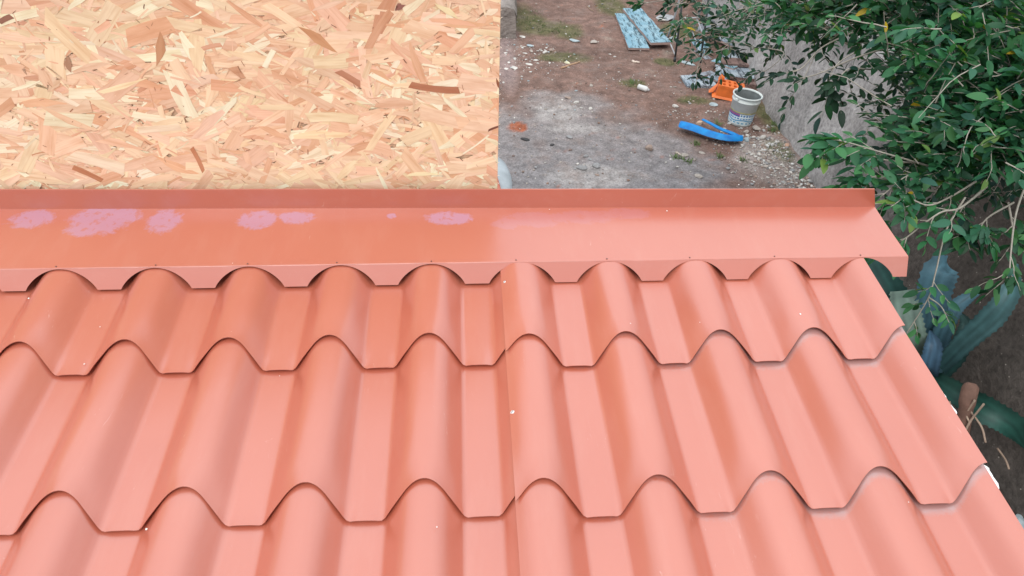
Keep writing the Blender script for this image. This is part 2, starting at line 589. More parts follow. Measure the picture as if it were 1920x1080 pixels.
def roof_material(name, stains=False, tint=1.0):
    m, nt, b = new_mat(name, (.47, .125, .072), .42, .5)
    b.inputs['IOR'].default_value = 1.5
    b.inputs['Coat Weight'].default_value = 1.0
    b.inputs['Coat Roughness'].default_value = .27
    b.inputs['Coat IOR'].default_value = 1.87
    big = noise_n(nt, 2.6, 4, .5)
    c = ramp(nt, big.outputs['Fac'], [(.3, (.46 * tint, .116 * tint, .066 * tint)), (.7, (.495 * tint, .135 * tint, .08 * tint))])
    # dusty bloom along the slope
    tc = nt.nodes.new('ShaderNodeTexCoord')
    mp = nt.nodes.new('ShaderNodeMapping')
    mp.inputs['Scale'].default_value = (22, 5, 22)
    nt.links.new(tc.outputs['Object'], mp.inputs['Vector'])
    st = noise_n(nt, 1.0, 6, .6, mp.outputs['Vector'])
    c = mix(nt, ramp(nt, st.outputs['Fac'], [(.5, G3(0)), (.85, G3(.2))]), c, (.56, .26, .2))
    msk = nt.nodes.new('ShaderNodeSeparateColor')
    nt.links.new(attr(nt, 'col'), msk.inputs['Color'])
    fine = noise_n(nt, 130, 5, .7)
    med = noise_n(nt, 34, 6, .65, None, .6)
    if stains:
        f = math_n(nt, 'ADD', msk.outputs['Red'], math_n(nt, 'MULTIPLY', math_n(nt, 'SUBTRACT', med.outputs['Fac'], .5), 1.1))
        f = math_n(nt, 'ADD', f, math_n(nt, 'MULTIPLY', math_n(nt, 'SUBTRACT', fine.outputs['Fac'], .5), .55))
        f = ramp(nt, f, [(.44, G3(0)), (.68, G3(1.0))])
        f = mix(nt, 1.0, f, ramp(nt, msk.outputs['Green'], [(0, G3(.1)), (1, G3(.85))]), 'MULTIPLY')
        hol = noise_n(nt, 60, 4, .6, None, .4)
        f = mix(nt, 1.0, f, ramp(nt, hol.outputs['Fac'], [(.34, G3(.35)), (.46, G3(1))]), 'MULTIPLY')
        c = mix(nt, f, c, (.45, .22, .31))
    else:
        f = math_n(nt, 'ADD', msk.outputs['Red'], math_n(nt, 'MULTIPLY', math_n(nt, 'SUBTRACT', fine.outputs['Fac'], .5), .7))
        f = ramp(nt, f, [(.4, G3(0)), (.9, G3(.65))])
        c = mix(nt, f, c, (.34, .25, .245))
    sc = nt.nodes.new('ShaderNodeMapping')
    sc.inputs['Scale'].default_value = (60, 14, 30)
    sc.inputs['Rotation'].default_value = (0, 0, .5)
    nt.links.new(tc.outputs['Object'], sc.inputs['Vector'])
    s1 = noise_n(nt, 1.0, 3, .8, sc.outputs['Vector'], 1.2)
    s2 = noise_n(nt, 3.4, 3, .5)
    c = mix(nt, mix(nt, 1.0, ramp(nt, s1.outputs['Fac'], [(.66, G3(0)), (.74, G3(.28))]), ramp(nt, s2.outputs['Fac'], [(.52, G3(0)), (.62, G3(1))]), 'MULTIPLY'), c, (.66, .42, .36))
    # tiny pale specks of plaster dust
    vor = nd(nt, 'ShaderNodeTexVoronoi', Scale=26.0)
    nt.links.new(tc.outputs['Object'], vor.inputs['Vector'])
    pk = ramp(nt, vor.outputs['Distance'], [(.035, G3(1)), (.05, G3(0))])
    rnd = ramp(nt, vor.outputs['Color'], [(.88, G3(0)), (.9, G3(.8))])
    c = mix(nt, mix(nt, 1.0, pk, rnd, 'MULTIPLY'), c, (.78, .7, .66))
    nt.links.new(c, b.inputs['Base Color'])
    ro = ramp(nt, st.outputs['Fac'], [(.3, G3(.36)), (.75, G3(.5))])
    nt.links.new(ro, b.inputs['Roughness'])
    nr = bump(nt, b, fine.outputs['Fac'], .06, .002)
    bump(nt, b, big.outputs['Fac'], .25, .02, nr)
    return m
M_ROOF = roof_material('terracotta_coated_steel')
M_FLASH = roof_material('flashing_coated_steel', True)

HW = .349
def crown(u):
    """rounder, fuller barrel of the middle of a course"""
    t = abs(u - round(u)) / (HW - .012)
    if t >= 1:
        return 0.0
    e = 1 - 1.35 * t ** 2.7 if t < .6 else (1 - 1.35 * .2518) * (1 - t) / .4
    if t > .9:
        e *= 1 - .35 * ((t - .9) / .1) ** 2 * 0
    return e * HUMP
def hump(u):
    k = round(u)
    t = abs(u - k) / HW
    if t >= 1:
        e = 0
    elif t < .5:
        e = 1 - 1.3333 * t * t
    else:
        e = .66667 - 1.33333 * (t - .5)
    s = (t - 1) * HW                                   # soften the crease at the foot
    if abs(s) < .035:
        q = (.035 - s) / .07
        e = 1.33333 / HW * .07 * q * q * .5
    return e * HUMP

def course(parent, u0, u1, j, du, dd, lift, label=None):
    """one pressed course: from under the edge above down to its own stepped edge"""
    mb = MB()
    nu = int((u1 - u0) * 34) + 2
    us = [u0 + (u1 - u0) * i / (nu - 1) for i in range(nu)]
    top_v = 2.12 if j == 0 else -(j - 1) * STEPL - dd
    bot_v = -j * STEPL - dd
    rise = .016 if j == 0 else RISE
    ts = [0, .03, .05, .08, .1, .12] + [x / 14 for x in range(2, 13)] + [.9, .935, .96, .978, .99, 1.0]
    vs, cs = [], []
    rows = []
    for t in ts:
        rows.append((t, 0, 0))
    ntop = len(rows)
    rows += [(1.0, 0, -.0002), (1.0, -.001, -.008), (1.0, .004, -.0085), (1.0, .11, -.012), (1.0, .13, -RISE - .004)]  # undercut deeper than a pressed step, shaped so the gap turns dark
    for (t, av, aw) in rows:
        for u in us:
            h = hump(u - du)
            sh = EDGE_BACK * (h / HUMP)
            va = top_v + (sh + .15 if j else 0)
            vb = bot_v + sh
            # slightly wandering hand-cut look of the pressed edge
            vb += .006 * noise.noise(Vector((u * 1.9, j * 5.3, 1)))
            v = va + (vb - va) * t
            mid = max(0.0, min(1.0, (1 - t) / .22))
            mid = mid * mid * (3 - 2 * mid)
            w = h + (crown(u - du) - h) * mid + rise * (t - 1)
            near = max(0.0, (t - .9) / .1)
            w += .004 * near * near
            w += .004 * noise.noise(Vector((u * .8, v * .9, j))) + .0016 * noise.noise(Vector((u * 4.5, v * 2.2, j + 7)))
            side = (u - du) - round(u - du)
            # the press leaves a small pucker at the foot of each wave by the edge
            w -= .018 * math.exp(-((abs(side) - HW) / .045) ** 2) * math.exp(-((1 - t) / .07) ** 2)
            w += lift(u)
            vs.append(RW(u, v + av, w + aw))
            dust = 0.0
            if t < .17 and j:
                q = max(0.0, min(1.0, (.17 - t) / .09))
                dust = max(0, min(1, (u - 4.5) / 3.5)) * q * .95 + .2 * q
            if av > .003:
                dust = .25 * max(0, min(1, (u - 4.5) / 3.5))
            cs.append((dust, 0, 0))
    fs = [f for k, f in enumerate(grid_faces(nu, len(rows), True)) if not (ntop - 1) * (nu - 1) <= k < ntop * (nu - 1)]
    mb.add(vs, fs, cs)
    return mb.build('tile_course', M_ROOF, parent, smooth=True, label=label)

sheetA = subempty('roof_sheet', lean, 'sheet whose right edge is lapped under the other sheet')
sheetB = subempty('roof_sheet', lean, 'sheet that overlaps its neighbour and ends at the open verge, dusty below its steps')
for j in range(6):
    course(sheetA, -4.2, 4.93, j, 0, 0, lambda u: 0.0)
    course(sheetB, 4.775, 9.02, j, .022, .05, lambda u: .016 + .045 * math.exp(-max(0, (u - 4.775)) / .1))

# screws and washers
def screw(u, v, w, r, parent, head=True):
    c = RW(u, v, w)
    rot = Matrix.Rotation(SL, 3, 'X') @ Matrix.Rotation(-.35, 3, 'Y')
    mb = MB()
    lathe(mb, c, [(r * 1.15, -.001), (r * 1.2, .0005), (r * .75, .0012), (r * .7, .003), (r * .35, .0038), (.00001, .004)], 12, None, rot)
    o = mb.build('screw', M_SCREW, parent, smooth=True)
    mb = MB()
    box(mb, c + rot @ Vector((0, 0, .0042)), (r * 1.2, r * .22, .0006), rot @ Matrix.Rotation(.9, 3, 'Z'))
    mb.build('slot', M_SLOT, o)
M_SCREW = simple('painted_white_screw', (.8, .8, .78), .4, .1, 50, 300, .2, .001)
M_SLOT = simple('shadowed_steel', (.12, .12, .12), .5, .1)
scr = [(4.818, 1.019), (4.807, -0.674)]
for (u, v) in scr:
    screw(u, v, crown(u - .022) + .03 - (.01 if v > .3 else .02), .0048, lean)

# ---- flashing
flash = subempty('ridge_flashing', lean, 'folded flashing with lavender chalky stains on its flat top and a scalloped lip')
UA, UB = -4.4, 9.53
VF, WF = 1.275, .222
def vb_(u):                                            # back fold
    t = (u + 1.03) / (9.527 + 1.03)
    return 2.265 + (2.153 - 2.265) * t
def ufix(u, v):                                        # right-hand cut
    return u
stains = [(-0.598, 2.094, 0.25, 0.161), (0.178, 2.053, 0.372, 0.244), (0.052, 1.905, 0.225, 0.129), (0.378, 2.136, 0.243, 0.135), (0.894, 2.022, 0.194, 0.207), (1.967, 2.034, 0.234, 0.163), (2.399, 2.066, 0.224, 0.116), (3.516, 2.077, 0.064, 0.049), (4.196, 2.027, 0.292, 0.117)]
faint = [(5.204, 1.992, 0.387, 0.137), (5.79, 2.022, 0.391, 0.118), (6.322, 2.074, 0.33, 0.1), (4.88, 1.919, 0.191, 0.097)]
mb = MB()
nu = 900
us = [UA + (UB - UA) * i / (nu - 1) for i in range(nu)]
ts = [0, .006, .02, .05] + [x / 40 for x in range(4, 38)] + [.96, .985, 1]
vs, cs = [], []
for t in ts:
    for u in us:
        v = VF + (vb_(u) - VF) * t
        w = WF + .028 * t - .006 * math.sin(PI * t) + .0035 * noise.noise(Vector((u * .7, t * 1.2, 3)))
        if t < .004: w -= .004
        vs.append(RW(u + .034 * (1 - t) * max(0, (u - 9) / .53), v, w))
        a = max([blob(u, v, c[0], c[1], c[2], c[3], .55) for c in stains])
        f = max([blob(u, v, c[0], c[1], c[2], c[3], .55) for c in faint])
        cs.append((max(a, f), 1.0 if a > f else .15, 0))
mb.add(vs, grid_faces(nu, len(ts)), cs)
mb.build('apron', M_FLASH, flash, smooth=True)
# upstand: back fold, leaning a little away, with a hemmed top edge
mb = MB()
rows = [(0, -.005), (.002, .006), (.015, .13), (.026, .25), (.029, .258), (.036, .26), (.040, .25), (.036, .22)]
vs = []
for (dv_, dw) in rows:
    for u in us:
        x = min(u, UB - .4 * dw)
        wv = .006 * noise.noise(Vector((u * .6, 0, 9))) * (dw / .26)
        vs.append(RW(x, vb_(u) + dv_ + wv, WF + .031 + dw))
mb.add(vs, grid_faces(nu, len(rows)), [(0, 0, 0)] * len(vs))
mb.build('upstand', M_FLASH, flash, smooth=False)
# scalloped lip
def lip_bottom(u):
    k = round(u - (.022 if u > 4.6 else 0))
    t = abs(u - (.022 if u > 4.6 else 0) - k) / .374
    base = .028
    if t >= 1 or k > 9:
        return base
    e = (1 - t * t)
    e = e ** .8
    return base + (WF - .006 - base) * e
mb = MB()
nl = 2000
usl = [UA + (UB + .034 - UA) * i / (nl - 1) for i in range(nl)]
vs, rowsn = [], [0, .03, .35, .7, 1.0]
def lip_pt(u, w, back=0):
    v = VF - (WF - w) * .72 + back
    return RW(u, v, w)
for q in rowsn:
    for u in usl:
        wb = lip_bottom(u)
        w = WF + (wb - WF) * q
        vs.append(lip_pt(u, w - (.0 if q else .003), .0))
mb.add(vs, grid_faces(nl, len(rowsn), True), [(0, 0, 0)] * len(vs))
vs = []
for bk in (0, .012):                                   # cut edge thickness
    for u in usl:
        vs.append(lip_pt(u, lip_bottom(u), bk))
mb.add(vs, grid_faces(nl, 2, True), [(0, 0, 0)] * len(vs))
mb.build('scalloped_lip', M_FLASH, flash, smooth=False)
# rivets in the fold above each wave crest
M_RIV = simple('rivet_steel', (.12, .07, .06), .45, .2)
for k in range(-3, 10):
    c = RW(k + R.uniform(-.05, .05), VF + .03, WF + .003)
    mb = MB()
    lathe(mb, c, [(.0016, 0), (.0016, .001), (.00001, .0014)], 8)
    mb.build('rivet', M_RIV, lean, smooth=True)
# scraps of plaster on the sheets
M_CHIP = simple('plaster_chip', (.8, .76, .72), .8, .1)
mb = MB()
for (u, v) in [(-0.239, 0.955), (1.836, 1.287), (0.576, 0.61), (0.595, 0.121), (7.951, 0.414), (7.912, 2.62), (5.414, 2.159), (6.859, 2.107), (2.529, -0.083), (1.759, -1.673), (4.117, -1.793), (6.851, 0.367), (8.169, -1.721)]:
    rr = R.uniform(.0009, .0022)
    stone_geo(mb, RW(u, v, (hump(u) if v < 1.1 else WF) + .012 + (.02 if v > 1.2 else 0)), (rr * 2, rr * 2.6, rr), int(u * 90), sub=1)
mb.build('plaster_chips', M_CHIP, lean, kind='stuff')

# insulation board whose ragged white edge peeps out under the verge
mb = MB()
foam = [(-.36, .06, .14), (-.62, .068, .08), (-.8, .07, .1), (-1.45, .085, .10), (-1.56, .085, .09), (-.2, .02, .08), (-1.0, .015, .2)]
nv = 420
vs = []
for (kind, wz) in ((0, -.022), (1, -.03), (1, -.075), (0, -.12)):
    for i in range(nv):
        v = 1.2 - 9.2 * i / (nv - 1)
        jv = math.floor(-(v - .26) / STEPL) if v < .26 else -1
        frac = (-(v - .26) / STEPL) % 1 if v < .26 else .5
        ww = HUMP + (.016 * (1.27 - 2.12) if v > .26 else RISE * (frac - 1)) + wz
        e = .0
        for (fv, amp, wd) in foam:
            e = max(e, amp * math.exp(-((v - fv) / wd) ** 4))
        if v < -2.2:
            e = max(e, .06 * max(0, noise.noise(Vector((v * 2.1, 0, 0)))))
        e += .016 * noise.noise(Vector((v * 14, 2, 0))) + .01 * noise.noise(Vector((v * 40, 2, 0)))
        u = 8.985 if kind == 0 else 9.0 + e
        vs.append(RW(u, v, ww))
mb.add(vs, grid_faces(nv, 4))
mb.build('insulation_board', simple('white_foam', (.86, .86, .84), .9, .05, 40, 200, .5, .002), lean, label='ragged white foam edge under the verge')

# walls and rafters that carry the roof
M_BLOCK = simple('rendered_block', (.34, .31, .29), .9, .2, 5, 40, .5, .01)
for (x0, x1, y0, y1, hgt) in ((1.45, 1.6, -1.45, .2, 1.88), (-.85, -.7, -1.45, .2, 1.88), (-.7, 1.45, -1.45, -1.3, 1.82)):
    mb = MB()
    box(mb, ((x0 + x1) / 2, (y0 + y1) / 2, hgt / 2), (x1 - x0, y1 - y0, hgt))
    mb.build('wall', M_BLOCK, lean)
M_TIMBER = simple('rafter_timber', (.38, .25, .14), .8, .25, 9, 60, .4, .004)
for k in range(5):
    mb = MB()
    x = -.7 + k * .55
    a, b_ = RW(x / UNIT, 2.0, -.35), RW(x / UNIT, -7.6, -.35)
    rot = Matrix.Rotation(SL, 3, 'X')
    box(mb, (a + b_) / 2, (.05, (a - b_).length, .07), rot)
    mb.build('rafter', M_TIMBER, lean)

# ================================================================== OSB WALL
osb = thing('strand_board_wall', (-.4, .52, 1.3), 'wall of pale strand board rising straight up behind the flashing', 'wall')
OY, OX1, OX0, OZ0, OZ1 = .462, .957, -1.6, 1.5, 2.93
mb = MB()
box(mb, ((OX0 + OX1) / 2, OY + .009, (OZ0 + OZ1) / 2), (OX1 - OX0, .016, OZ1 - OZ0), col=(.62, .42, .27))
m_b = colour_attr_mat('board_core', .85, .3, .3, 60)
mb.build('board', m_b, osb)
mb = MB()
for x in (-1.3, -.7, -.1, .5, .9):
    box(mb, (x, OY + .017 + .05, (OZ0 + OZ1) / 2), (.045, .1, OZ1 - OZ0))
mb.build('stud', M_TIMBER, osb)

def strand_material():
    m, nt, b = new_mat('wood_strand', (.6, .4, .25), .62, .35)
    at = nt.nodes.new('ShaderNodeAttribute')
    at.attribute_name = 'grain'
    mp = nt.nodes.new('ShaderNodeMapping')
    mp.inputs['Scale'].default_value = (9, 260, 40)
    nt.links.new(at.outputs['Vector'], mp.inputs['Vector'])
    gr = noise_n(nt, 1.0, 5, .6, mp.outputs['Vector'], .3)
    mp2 = nt.nodes.new('ShaderNodeMapping')
    mp2.inputs['Scale'].default_value = (14, 60, 40)
    nt.links.new(at.outputs['Vector'], mp2.inputs['Vector'])
    g2 = noise_n(nt, 1.0, 3, .5, mp2.outputs['Vector'])
    c = mix(nt, 1.0, attr(nt, 'col'), ramp(nt, gr.outputs['Fac'], [(.3, (.9, .83, .76)), (.5, (1, 1, 1)), (.7, (1.03, 1.04, 1.06))]), 'MULTIPLY')
    c = mix(nt, 1.0, c, ramp(nt, g2.outputs['Fac'], [(.3, (.88, .8, .74)), (.55, (1, 1, 1)), (.75, (1.04, 1.04, 1.02))]), 'MULTIPLY')
    nt.links.new(c, b.inputs['Base Color'])
    bump(nt, b, gr.outputs['Fac'], .3, .0006)
    return m
M_STR = strand_material()
PAL = [((.86, .635, .435), 30), ((.83, .56, .375), 22), ((.87, .69, .45), 22), ((.77, .47, .29), 11), ((.9, .83, .6), 11), ((.70, .40, .25), 3.5), ((.62, .33, .2), .5), ((.5, .26, .16), .15)]
def pick(rr, pal):
    t = rr.uniform(0, sum(w for _, w in pal))
    for c, w in pal:
        t -= w
        if t <= 0:
            return c
    return pal[0][0]

def strand(mb, x, z, L, Wd, ang, depth, col, rr, skirt=False):
    n = 5
    up, dn = [], []
    tx, tz = math.cos(ang), math.sin(ang)
    e0, e1 = rr.uniform(-.6, .6) * Wd, rr.uniform(-.6, .6) * Wd
    taper = rr.random()
    bend = rr.uniform(-.05, .05) * L
    for i in range(n):
        t = i / (n - 1)
        l = (t - .5) * L
        wd = Wd * .5 * (1 if taper > .45 else (1 - .7 * abs(t - .5) * 2 ** rr.uniform(.6, 1.2))) * rr.uniform(.86, 1.0)
        if taper < .15:
            wd *= (1 - t * .8)
        bd = bend * math.sin(PI * t)
        up.append((l + (e0 if i == 0 else e1 if i == n - 1 else 0), bd + wd))
        dn.append((l - (e0 if i == 0 else e1 if i == n - 1 else 0) * .3, bd - wd))
    ring = up + dn[::-1]
    ox, oy = rr.uniform(0, 50), rr.uniform(0, 50)
    vs, gr, ks = [], [], []
    for (a, b) in ring:
        px, pz = x + a * tx - b * tz, z + a * tz + b * tx
        if px > OX1 - .0005:
            px = OX1 - .0005
        vs.append((px, OY - depth + .0002 * (a / L), pz))
        gr.append((a + ox, b + oy, ox))
    fs = []
    for i in range(n - 1):
        fs.append((i, i + 1, 2 * n - 2 - i, 2 * n - 1 - i))
    if skirt:
        m_ = 2 * n
        vs += [(p[0], p[1] + .0005, p[2]) for p in vs]
        gr = gr * 2
        fs += [(i, i + m_, (i + 1) % m_ + m_, (i + 1) % m_) for i in range(m_)]
    mb.add(vs, fs, [col] * len(vs), gr)

rr = random.Random(21)
stuffmb = MB()
cand = []
N = 18000
for i in range(N):
    x = rr.uniform(OX0, OX1 + .03)
    z = rr.uniform(OZ0 + .5, OZ1)
    big = rr.random()
    if big < .40:
        L, Wd = rr.uniform(.045, .12), rr.uniform(.012, .04)
    elif big < .74:
        L, Wd = rr.uniform(.03, .08), rr.uniform(.004, .014)
    else:
        L, Wd = rr.uniform(.012, .045), rr.uniform(.0012, .005)
    ang = rr.gauss(0, .5) if rr.random() < .82 else rr.uniform(-PI / 2, PI / 2)
    col = pick(rr, (PAL[:5] if rr.random() < .93 else PAL) if big < .40 else PAL if big < .8 else PAL[:2] + PAL[3:])
    k = rr.uniform(.93, 1.06)
    col = tuple(min(.9, c * k * rr.uniform(.97, 1.03)) for c in col)
    order = i / N
    depth = .0006 + .0022 * order
    cand.append((x, z, L, Wd, ang, depth, col, order))
inview = [c for c in cand if -.1 < c[0] < .95 and 2.2 < c[1] < 2.78 and c[7] > .72 and c[2] > .04]
inview.sort(key=lambda c: -c[2] * c[3])
singles = set(id(c) for c in inview[:280])
for c in cand:
    if id(c) in singles:
        m1 = MB()
        strand(m1, *c[:7], rr, True)
        m1.build('wood_strand', M_STR, osb)
    else:
        strand(stuffmb, *c[:7], rr, False)
# eye-catching strands: reddish bark slivers and pale cream flakes
for (x, z, L, Wd, ang, col) in [(0.8161, 2.5697, 0.1099, 0.0163, -0.12, (0.45, 0.2, 0.11)), (0.7092, 2.6934, 0.089, 0.0163, 0.95, (0.66, 0.38, 0.23)), (0.7539, 2.7396, 0.0209, 0.0151, 0.5, (0.3, 0.14, 0.11)), (0.043, 2.3901, 0.1204, 0.0327, -0.33, (0.86, 0.72, 0.52)), (0.5886, 2.4958, 0.1047, 0.0226, -0.05, (0.86, 0.74, 0.48)), (0.7816, 2.3517, 0.0838, 0.0176, 0, (0.86, 0.74, 0.45)), (0.4088, 2.6017, 0.0126, 0.0302, 0.2, (0.6, 0.34, 0.2)), (0.0148, 2.3598, 0.0628, 0.0151, -0.6, (0.5, 0.22, 0.11)), (0.2596, 2.652, 0.0628, 0.0201, 1.2, (0.55, 0.3, 0.16)), (0.6352, 2.5908, 0.0576, 0.0151, -0.6, (0.5, 0.25, 0.15)), (0.2701, 2.393, 0.0628, 0.0101, -1.4, (0.55, 0.25, 0.13)), (0.9367, 2.7308, 0.0293, 0.0151, 0.3, (0.88, 0.76, 0.55)), (0.0683, 2.6175, 0.0314, 0.0151, 1.3, (0.45, 0.28, 0.18)), (0.5802, 2.6739, 0.0785, 0.0226, -0.7, (0.6, 0.33, 0.17)), (-0.0174, 2.7086, 0.0314, 0.0101, 0.4, (0.3, 0.15, 0.1)), (0.9452, 2.4718, 0.0272, 0.005, 0.4, (0.2, 0.08, 0.05)), (0.9556, 2.5737, 0.0272, 0.0113, -1.2, (0.3, 0.12, 0.06)), (0.8499, 2.73, 0.0471, 0.0151, -0.5, (0.85, 0.75, 0.45)), (0.4716, 2.5236, 0.0733, 0.0126, 0, (0.82, 0.66, 0.42)), (0.208, 2.4731, 0.0942, 0.0163, 0.08, (0.84, 0.7, 0.5))]:
    m1 = MB()
    strand(m1, x, z, L, Wd, ang, .0031 + .00002 * R.random(), col, rr, True)
    m1.build('wood_strand', M_STR, osb)
for i in range(420):                                  # tiny dark bark flecks and gaps between strands
    strand(stuffmb, rr.uniform(-.6, .95), rr.uniform(2.25, 2.93), rr.uniform(.003, .014), rr.uniform(.0008, .0022), rr.uniform(-1.5, 1.5), .0031, pick(rr, [((.42, .22, .13), 3), ((.22, .11, .07), 1)]), rr)
# tufts of splinters along the sawn edge
stuffmb.build('wood_strands', M_STR, osb, kind='stuff')
mb = MB()
for i in range(24):
    z = 2.2 + i * .03 + R.uniform(-.01, .01)
    box(mb, (OX1 + .001, OY + .002, z), (R.uniform(.003, .007), .001, .0012), Matrix.Rotation(R.uniform(-.8, .8), 3, 'Y'), col=(.75, .68, .55))
mb.build('splinters', m_b, osb, kind='stuff')

# ================================================================== YARD OBJECTS
def ground_at(x, y):
    return ground_h(x, y)

# ---- bucket
def build_bucket():
    c = Vector((3.737, 5.473, 0))
    c.z = ground_at(c.x, c.y) - .004
    tilt = Matrix.Rotation(math.radians(3), 3, 'Y')
    root = thing('paint_bucket', c, 'dirty white plastic paint bucket with blue and magenta label, cement dried inside', 'bucket')
    m, nt, b = new_mat('dirty_white_plastic', (.6, .64, .62), .5, .4)
    n = noise_n(nt, 9, 6, .65)
    n2 = noise_n(nt, 45, 6, .7)
    col = ramp(nt, n.outputs['Fac'], [(.22, (.32, .38, .38)), (.36, (.54, .60, .585)), (.6, (.68, .72, .69))])
    col = mix(nt, ramp(nt, n2.outputs['Fac'], [(.6, G3(0)), (.7, G3(.5))]), col, (.3, .3, .29))
    nt.links.new(col, b.inputs['Base Color'])
    r0, r1, h = .118, .141, .315
    mb = MB()
    lathe(mb, c, [(.00001, 0), (r0 - .008, 0), (r0, .008), (r0 + (r1 - r0) * .8, h * .8), (r0 + (r1 - r0) * .8 + .006, h * .81), (r0 + (r1 - r0) * .83 + .006, h * .84), (r0 + (r1 - r0) * .84, h * .845),
                  (r1 - .001, h * .97), (r1 - .004, h * .97), (r0 + .003, h * .35), (.00001, h * .33)], 48, None, tilt)
    mb.build('body', m, root, smooth=True)
    mb = MB()
    lathe(mb, c, [(r1 - .004, h * .95), (r1 + .006, h * .95), (r1 + .009, h * .96), (r1 + .008, h), (r1 + .003, h * 1.008), (r1 - .003, h), (r1 - .005, h * .96)], 48, None, tilt)
    mb.build('rim', m, root, smooth=True)
    mb = MB()
    lathe(mb, c, [(.00001, h * .42), (.04, h * .43), (.09, h * .41), (r0 - .002, h * .46), (r0 + .004, h * .62), (r1 - .007, h * .9), (r1 - .0055, h * .955)], 40, None, tilt)
    mb.build('dried_cement', simple('wet_cement', (.16, .18, .18), .7, .3, 14, 60, .6, .006), root, smooth=True)
    # printed label: bands and blocks of print, facing the camera side
    mb = MB()
    na, nz = 90, 44
    vs, fs, cs = [], [], []
    aw = math.atan2(CAM.y - c.y, CAM.x - c.x)
    rl = random.Random(4)
    for j in range(nz):
        for i in range(na):
            def P(ii, jj):
                t = .07 + .44 * jj / nz
                a = aw - 1.75 + 3.5 * ii / na
                r = r0 + (r1 - r0) * t + .0012
                return c + tilt @ Vector((r * math.cos(a), r * math.sin(a), t * h))
            x, y = i / na, j / nz
            k = (.62, .72, .74)
            wave = .05 * math.sin(x * 14)
            if y > .93: k = (.5, .45, .16)
            elif y > .86: k = (.16, .2, .24)
            elif .62 < y < .86 and x < .46: k = (.32, .09, .24) if y > .72 else (.05, .12, .42)
            elif .62 < y < .86 and x >= .48: k = (.08, .2, .42) if (int(x * 46) % 3 and .68 < y < .8) else (.66, .76, .78)
            elif .44 < y < .56: k = (.05, .22, .48) if (int(x * 60) % 4 != 0 and rl.random() < .8) else (.62, .74, .78)
            elif .3 + wave < y < .38 + wave: k = (.04, .28, .52)
            elif .1 < y < .2: k = (.06, .3, .5) if (int(x * 50) % 5 > 1) else (.6, .72, .74)
            if rl.random() < .06: k = tuple(q * .6 + .1 for q in k)
            o = len(vs)
            vs += [P(i, j), P(i + 1, j), P(i + 1, j + 1), P(i, j + 1)]
            fs.append((o, o + 1, o + 2, o + 3))
            cs += [k] * 4
    mb.add(vs, fs, cs)
    mb.build('label_print', colour_attr_mat('label_print', .5, .4, .2, 30, 60, .1), root)
    for sgn in (-1, 1):
        mb = MB()
        p = c + tilt @ Vector((sgn * (r1 + .006) * math.cos(.5), sgn * (r1 + .006) * math.sin(.5), h * .88))
        box(mb, p, (.016, .03, .03), Matrix.Rotation(.5, 3, 'Z'), bev=.004)
        mb.build('handle_lug', m, root)
build_bucket()

# ---- blue folded strip of pipe
M_BLUE, nt, b = new_mat('blue_plastic', (.012, .26, .70), .45, .3)
n = noise_n(nt, 14, 4)
nt.links.new(ramp(nt, n.outputs['Fac'], [(.3, (.002, .12, .42)), (.7, (.004, .25, .60))]), b.inputs['Base Color'])
def ribbon(mb, pts, wid, arch, th=.004):
    """curled plastic strip: arched cross-section along a path on the ground"""
    n = len(pts)
    m_ = 9
    for side in (0, 1):
        vs = []
        for i, p in enumerate(pts):
            t = (pts[min(i + 1, n - 1)] - pts[max(i - 1, 0)]).normalized()
            sdir = Vector((t.y, -t.x, 0)).normalized()
            w = wid[i] if hasattr(wid, '__len__') else wid
            for k in range(m_):
                a = k / (m_ - 1) * 2 - 1
                vs.append(p + sdir * a * w / 2 + Vector((0, 0, arch * (1 - a * a) - side * th)))
        mb.add(vs, grid_faces(m_, n, side == 1))
root = thing('blue_pipe_strip', (3.356, 5.249, 0), 'bright blue split plastic pipe folded into a narrow V on the dirt', 'pipe')
mb = MB()
pts = curve_pts([(3.063, 5.326, 0.05), (3.179, 5.244, 0.05), (3.311, 5.127, 0.045), (3.461, 5.047, 0.04), (3.623, 5.054, 0.03)], 8)
wd = [.14 - .045 * i / (len(pts) - 1) for i in range(len(pts))]
wd[0] = .09; wd[1] = .125; wd[-1] = .06
ribbon(mb, pts, wd, .035)
mb.build('wide_arm', M_BLUE, root, smooth=True)
mb = MB()
pts = curve_pts([(3.33, 5.433, 0.05), (3.379, 5.317, 0.06), (3.449, 5.2, 0.06), (3.538, 5.128, 0.05), (3.616, 5.055, 0.035)], 8)
tube(mb, pts, [.018 + .013 * i / (len(pts) - 1) for i in range(len(pts))], 10, flat=.5)
mb.build('narrow_arm', M_BLUE, root, smooth=True)

# ---- planks
def painted(name, a, bcol, dark, streak=1.0):
    m, nt, b = new_mat(name, a, .75, .3)
    tc = nt.nodes.new('ShaderNodeTexCoord')
    mp = nt.nodes.new('ShaderNodeMapping')
    mp.inputs['Scale'].default_value = (34, 7, 20)
    nt.links.new(tc.outputs['Object'], mp.inputs['Vector'])
    n = noise_n(nt, 1.0, 7, .7, mp.outputs['Vector'], .5)
    n2 = noise_n(nt, 5, 4, .5)
    c = mix(nt, ramp(nt, n2.outputs['Fac'], [(.35, G3(0)), (.65, G3(1))]), a, bcol)
    c = mix(nt, ramp(nt, n.outputs['Fac'], [(.5, G3(0)), (.58, G3(.85 * streak))]), c, dark)
    nt.links.new(c, b.inputs['Base Color'])
    bump(nt, b, n.outputs['Fac'], .5, .004)
    return m
M_PBLUE = painted('peeling_pale_blue_paint', (.17, .32, .40), (.30, .45, .51), (.03, .07, .09))
M_PWHITE = painted('peeling_white_paint', (.24, .30, .35), (.38, .43, .46), (.05, .06, .075))
M_PGREY = painted('weathered_board', (.22, .24, .27), (.33, .36, .40), (.06, .05, .05), .8)
